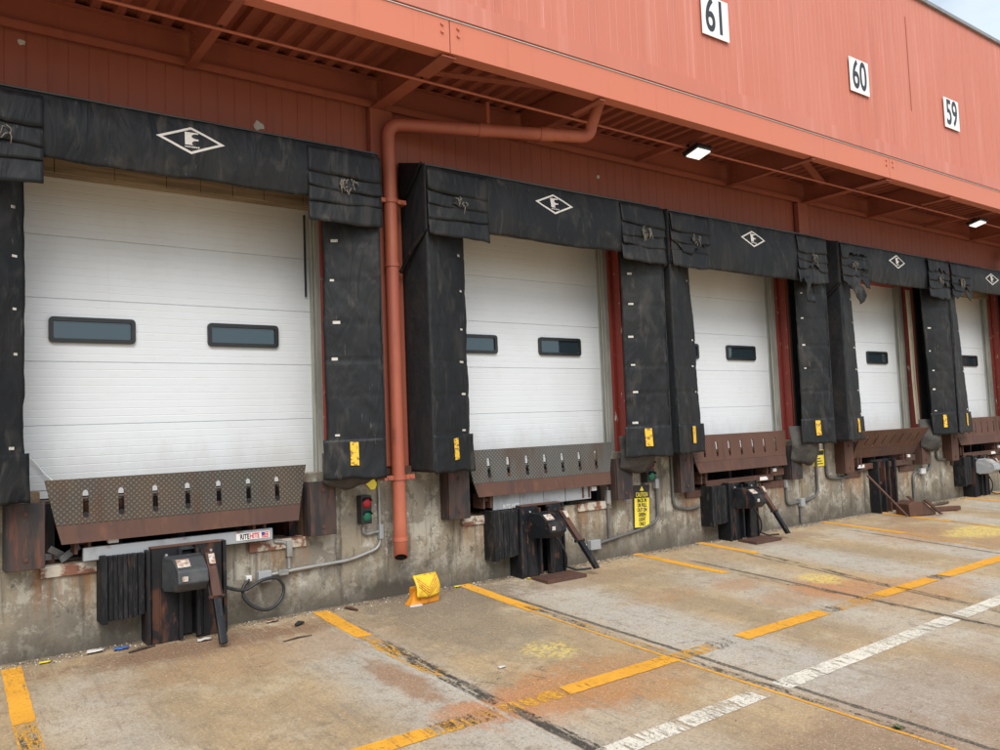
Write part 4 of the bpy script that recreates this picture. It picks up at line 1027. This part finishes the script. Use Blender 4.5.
def smooth(P, n=5):
    P = [Vector(p) for p in P]; out = []
    for k in range(len(P)-1):
        p0, p1, p2, p3 = P[max(k-1,0)], P[k], P[k+1], P[min(k+2,len(P)-1)]
        for q in range(n):
            t_ = q/n; out.append(.5*((2*p1)+(p2-p0)*t_+(2*p0-5*p1+4*p2-p3)*t_*t_+(3*p1-p0-3*p2+p3)*t_**3))
    out.append(P[-1]); return out
cb.tube(smooth(pts), .015, 8); tag(cb.build('power_hose', M['cable'], None), 'looped black power hose hanging beside the nearest truck restraint', 'hose')
conduit('dull conduit behind the caution sign running left to a grey box', [[(7.72,-.03,.95),(7.72,-.03,.38),(7.45,-.03,.30),(6.62,-.03,.20)],[(6.86,-.03,.86),(6.86,-.03,.26)]],
        [(6.60,-.04,.20,.16,.11,.07,'galv'),(6.86,-.035,.74,.06,.16,.055,'conduit'),(7.70,-.04,.84,.06,.12,.06,'galv'),(6.44,-.04,.20,.05,.05,.05,'white_box')], 'dark_conduit', .018)
conduit('dark conduit curving under the left bumper of the third door', [[(8.02,-.03,1.25),(8.02,-.03,.52),(8.28,-.03,.46),(8.52,-.03,.48)]], [], 'dark_conduit', .02)
conduit('dull conduit right of the third door with a drop to the ground', [[(11.25,-.03,1.26),(11.25,-.03,.42),(11.0,-.03,.36),(10.45,-.03,.33),(10.45,-.03,.66)],[(10.78,-.03,.34),(10.78,-.03,.05)]], [(10.80,-.04,.34,.10,.12,.06,'galv'),(10.45,-.035,.64,.05,.12,.05,'galv')], 'dark_conduit', .02)
conduit('dark conduit curving under the left bumper of the fourth door', [[(11.52,-.03,1.26),(11.52,-.03,.66),(11.8,-.03,.62),(12.1,-.03,.64)]], [], 'dark_conduit', .022)
conduit('dark conduit right of the fourth door with a pale box', [[(14.75,-.03,1.26),(14.75,-.03,.60),(14.2,-.03,.56),(14.12,-.03,.50),(14.12,-.03,-.02)],[(15.0,-.03,1.2),(15.0,-.03,.75),(15.35,-.03,.72)]], [(14.42,-.04,.575,.16,.10,.07,'white_box')], 'dark_conduit', .022)
# hose bundle hanging beside the fourth door
Hh = thing('hose_bundle', 'bundle of cream hoses hanging down the right jamb of the fourth door', 'hoses', (14.52,.04,1.4))
for k in range(4):
    mb = MB(); xx = -.06+.035*k; mb.tube(smooth([(xx,0,2.4),(xx+.015*math.sin(k),-.01,1.6),(xx+.02*math.cos(k*2),.0,.8),(xx+.03,-.015,.0)]), .013, 7); mb.build('hose', M['hose'], Hh)
cb = MB(); cb.tube(smooth([(.66,.26,1.66),(.74,.262,1.60),(.84,.265,1.50),(.91,.265,1.40),(.98,.24,1.33)]), .006, 6); tag(cb.build('pull_cord', M['sign_white'], None), 'thin white cord curling across the lower left corner of the nearest door', 'cord')
mb = MB(); mb.box(3.188,3.198,.262,.29,3.0,3.82); mb.build('door_track', M['black_steel'], wh)
# ------------------------------------------------------------------ small signs on the dock wall
Cs = thing('caution_sign', 'tall narrow yellow and black caution sign under the second signal light', 'sign', (7.44,-.03,.575)); Cs.rotation_euler = (0,R(2.5),0)
mb = MB(); mb.box(-.14,.14,.0,.006,-.265,.265); mb.build('backing', M['black_ink'], Cs)
mb = MB(); mb.box(-.13,.13,-.003,-.0005,-.255,.105); mb.build('yellow_panel', M['sign_yellow'], Cs)
mb = MB(); mb.prism([(-.035,-.004,.195),(.035,-.004,.195),(.0,-.004,.252)], (0,.003,0)); mb.build('warning_triangle', M['sign_yellow'], Cs)
text_obj('lettering', 'CAUTION', .078, M['sign_yellow'], Cs, (0,-.003,.145), .60, .001, offset=.001)
for k, w in enumerate(('BACK IN','OR PULL','OUT ON','GREEN','LIGHT','ONLY')):
    text_obj('lettering', w, .064, M['black_ink'], Cs, (0,-.0045,.073-.058*k), .66, .001, offset=.002)
T = thing('placard', 'yellow placard with a checkered diamond half hidden by the nearest shelter foot', 'sign', (3.72,-.012,1.13))
mb = MB(); mb.prism([(-.20,0,.16),(.16,0,.16),(.13,0,.08),(.02,0,-.06),(-.02,0,-.06)], (0,.008,0)); mb.build('panel', M['sign_yellow'], T)
mb = MB(); 
for a in range(4):
    for b in range(4):
        if (a+b)%2: 
            q = lambda u,v: (.06+(u-v)*.018, -.002, .065+(u+v-4)*.018)
            mb.add([q(a,b),q(a+1,b),q(a+1,b+1),q(a,b+1)], [(0,1,2,3)])
mb.build('checker_diamond', M['black_ink'], T)
Y3 = thing('notice', 'small yellow and black notice on the wall behind conduits right of the third door', 'sign', (11.36,-.012,.96))
mb = MB(); mb.box(-.14,.14,0,.006,-.12,.13); mb.build('panel', M['sign_yellow'], Y3); mb = MB(); mb.box(-.13,.13,-.002,-.0005,.05,.12)
for k in range(3): mb.box(-.10,.10-.03*k,-.002,-.0005,-.09+.04*k,-.075+.04*k)
mb.build('print', M['black_ink'], Y3)
C4 = thing('notice', 'cream notice on the wall behind the conduit right of the fourth door', 'sign', (14.9,-.012,1.04))
mb = MB(); mb.box(-.2,.2,0,.006,-.15,.15); mb.build('panel', M['tab'], C4); mb = MB()
for k in range(4): mb.box(-.14,.14-.05*(k%2),-.002,-.0005,-.10+.06*k,-.075+.06*k)
mb.build('print', M['rust'], C4)
# ------------------------------------------------------------------ wheel chock
K = thing('wheel_chock', 'yellow chevron-marked wheel chock standing by the wall under the downspout', 'wheel chock', (4.06,-.35,gz(-.35)))
K.rotation_euler = (R(3),0,R(8))
mb = MB(); mb.box(-.10,.125,-.095,.10,0,.14); mb.build('base', M['chock_base'], K, .012)
mb = MB(); mb.add([(-.101,-.10,0),(-.101,.09,0),(-.101,-.02,.15),(-.215,-.07,0),(-.205,.03,0)], [(0,2,1),(0,3,2),(3,4,2),(4,1,2),(0,1,4,3)]); mb.build('side_wing', M['chock_base'], K)
mb = MB(); mb.prism([(-.225,-.085,-.002),(-.105,-.115,-.002),(-.105,-.10,-.002),(-.222,-.07,-.002)], (0,0,.014)); mb.build('white_edge', M['paper'], K)
def face(u, v): 
    x = -.165+.275*u + .012*v; z = .085 + .19*v - .018*math.sin(u*math.pi)*(1-v) ; y = -.118 + .085*v - .03*math.sin(v*math.pi) 
    return (x, y, z)
mb = MB(); mb.slab(face, 10, 10, .02); mb.build('face_plate', M['chock_top'], K)
mb = MB()
for k in range(4):
    vz = .05+.12*k
    for side in (0,1):
        for q in range(5):
            u0 = .5+(q/5)*.44*(1 if side else -1); u1 = .5+((q+1)/5)*.44*(1 if side else -1)
            z0 = vz+.45*q/5; z1_ = vz+.45*(q+1)/5
            P = [Vector(face(u,v))+Vector((0,-.003,0)) for u,v in ((u0,z0),(u1,z1_),(u1,z1_+.05),(u0,z0+.05))]
            mb.add(P, [(0,1,2,3)])
mb.build('chevron', M['chevron'], K)
# ------------------------------------------------------------------ litter and crumbs
def bit(x, y, s_, m, lab, cat='litter', name='litter_scrap'):
    def fn(u, v): return (x+s_*(u-.5)*1.6+s_*.3*v, y+s_*(v-.5), gz(y)+.006+.3*s_*(.5+.5*fbm((u*2,v*2,x),1.3,x*3)))
    mb = MB(); mb.slab(fn, 4, 4, .002); tag(mb.build(name, M[m], None), lab, cat, 'bits of litter along the dock wall')
bit(1.38,-.16,.07,'blue_bit','blue scrap of wrapper at the wall foot left of the nearest restraint')
bit(1.2,-.12,.08,'paper','crumpled white scrap at the wall foot beside a blue scrap')
bit(.85,-.16,.05,'yellow_bit','yellow scrap at the wall foot near the first yellow line')
bit(1.98,-.32,.07,'paper','pale scrap on the ground beneath the nearest restraint')
bit(2.62,-.14,.07,'peel','rusty orange scrap at the wall foot right of the nearest restraint')
bit(5.45,-.25,.05,'yellow_bit','yellow scrap at the foot of the second restraint')
bit(5.66,-.42,.05,'red_bit','red scrap on the rusty floor plate of the second restraint')
bit(4.62,-.08,.05,'yellow_bit','yellow scrap at the wall foot beside the second yellow line')
bit(3.55,-2.32,.04,'paper','lone white scrap on the open concrete between yellow lines')
def stick(x, y, L, a, lab, m='scrap', r=.012):
    mb = MB(); mb.tube([(x-L/2*math.cos(a),y-L/2*math.sin(a),gz(y-L/2*math.sin(a))+r),(x,y+.01,gz(y)+r+.004),(x+L/2*math.cos(a),y+L/2*math.sin(a),gz(y+L/2*math.sin(a))+r)], [r*.6,r,r*.5], 6)
    tag(mb.build('wood_sliver', M[m], None), lab, 'wood scrap', 'slivers of wood on the yard')
stick(1.52,-.28,.22,.3,'dark wood sliver lying left of the nearest restraint')
stick(3.36,-.22,.16,-1.2,'short brown stub on the ground by the wall, right of the second yellow line', 'rust', .016)
stick(2.62,-.75,.26,.1,'thin dark sliver on the concrete left of a yellow line','scrap',.007)
stick(2.78,-.40,.10,.4,'small dark lump on the concrete near the yellow line end','cable',.02)
# crumbs of concrete and rust that nobody could count
mb = MB(); rr_ = random.Random(5)
for k in range(4200):
    if k < 3300: x_ = rr_.uniform(-.5,18); y_ = -abs(rr_.gauss(0,.09))-.01
    else:
        x_ = rr_.uniform(.5,10); y_ = rr_.uniform(-5.5,-.1)
    s_ = rr_.uniform(.003,.011)*(1 if k < 3300 else .6)
    a = rr_.uniform(0,6.28); q = [Vector((s_*math.cos(a+j*2.1)*rr_.uniform(.6,1.3), s_*math.sin(a+j*2.1)*rr_.uniform(.6,1.3), 0)) for j in range(3)]
    b_ = Vector((x_,y_,gz(y_)+.001)); tp_ = b_+Vector((0,0,s_*rr_.uniform(.5,1.1)))
    mi = rr_.choice((0,0,1,2))
    mb.add([b_+q[0],b_+q[1],b_+q[2],tp_], [(0,1,3),(1,2,3),(2,0,3)], mi)
g_ = mb.build('gravel_crumbs', [M['concrete'],M['rust'],M['tab']], None); g_['kind'] = 'stuff'; g_['label'] = 'loose crumbs of concrete and rust along the dock wall'; g_['category'] = 'grit'
mb = MB()
for k in range(14):
    a = rr_.uniform(0,6.28); L = rr_.uniform(.03,.06); p = Vector((4.82,-4.62,gz(-4.62))); d_ = Vector((math.cos(a),math.sin(a),rr_.uniform(.3,1.0))).normalized(); sd_ = Vector((-math.sin(a),math.cos(a),0))*.006
    mb.add([p-sd_*.4,p+sd_*.4,p+d_*L*.6+sd_,p+d_*L,p+d_*L*.6-sd_], [(0,1,2,3,4)])
tag(mb.build('weed', M['weed'], None), 'tiny green weed sprouting from the slab joint', 'weed')
# ------------------------------------------------------------------ world, sun, camera
SUN_EL, SUN_AZ = 48., 205.          # azimuth measured from +Y, clockwise towards +X
w = bpy.data.worlds.new('World'); scene.world = w; w.use_nodes = True
nt = w.node_tree; nt.nodes.clear()
out = nt.nodes.new('ShaderNodeOutputWorld'); bg = nt.nodes.new('ShaderNodeBackground'); nt.links.new(bg.outputs[0], out.inputs[0])
sky = nt.nodes.new('ShaderNodeTexSky'); sky.sky_type = 'NISHITA'; sky.sun_disc = False
sky.sun_elevation = R(SUN_EL); sky.sun_rotation = R(SUN_AZ); sky.air_density = 1.; sky.dust_density = 2.5; sky.ozone_density = 1.
tc = nt.nodes.new('ShaderNodeTexCoord'); mp = nt.nodes.new('ShaderNodeMapping'); mp.inputs['Scale'].default_value = (1,1,2.6); nt.links.new(tc.outputs['Generated'], mp.inputs[0])
nz = nt.nodes.new('ShaderNodeTexNoise'); nz.inputs['Scale'].default_value = 2.2; nz.inputs['Detail'].default_value = 7; nz.inputs['Roughness'].default_value = .6; nt.links.new(mp.outputs[0], nz.inputs['Vector'])
mr = nt.nodes.new('ShaderNodeMapRange'); mr.interpolation_type = 'SMOOTHSTEP'; mr.inputs[1].default_value = .36; mr.inputs[2].default_value = .62; mr.inputs[3].default_value = .35; mr.inputs[4].default_value = 1.; nt.links.new(nz.outputs['Fac'], mr.inputs[0])
mx = nt.nodes.new('ShaderNodeMix'); mx.data_type = 'RGBA'; nt.links.new(mr.outputs[0], mx.inputs[0]); nt.links.new(sky.outputs[0], mx.inputs[6]); mx.inputs[7].default_value = (4.5,5.15,5.7,1)
nt.links.new(mx.outputs[2], bg.inputs[0]); bg.inputs[1].default_value = .11
sd_ = bpy.data.lights.new('sun', 'SUN'); sd_.energy = 2.0; sd_.angle = R(45); sd_.color = (1,.97,.93)
so = bpy.data.objects.new('sun', sd_); col.objects.link(so)
az, el = R(SUN_AZ), R(SUN_EL); sun_dir = Vector((math.sin(az)*math.cos(el), math.cos(az)*math.cos(el), math.sin(el)))
so.rotation_euler = sun_dir.to_track_quat('Z','Y').to_euler(); so.location = (0,-10,20)
cam = bpy.data.cameras.new('camera'); co = bpy.data.objects.new('camera', cam); col.objects.link(co)
cam.sensor_width = 36; cam.lens = 812/1000*36; cam.clip_start = .05; cam.clip_end = 1000
Rm = Matrix(((0.80734,-0.00581,-0.59006),(-0.58884,-0.073,-0.80495),(-0.0384,0.99731,-0.06236)))
co.matrix_world = Matrix.Translation((0,-7.28557,1.65)) @ Rm.to_quaternion().to_matrix().to_4x4()
scene.camera = co
vs_ = scene.view_settings; vs_.view_transform = 'Standard'; vs_.look = 'None'; vs_.exposure = .72; vs_.gamma = 1; vs_.use_curve_mapping = False
scene.render.engine = 'CYCLES'
scene.cycles.max_bounces = 6; scene.cycles.diffuse_bounces = 4; scene.cycles.transparent_max_bounces = 12
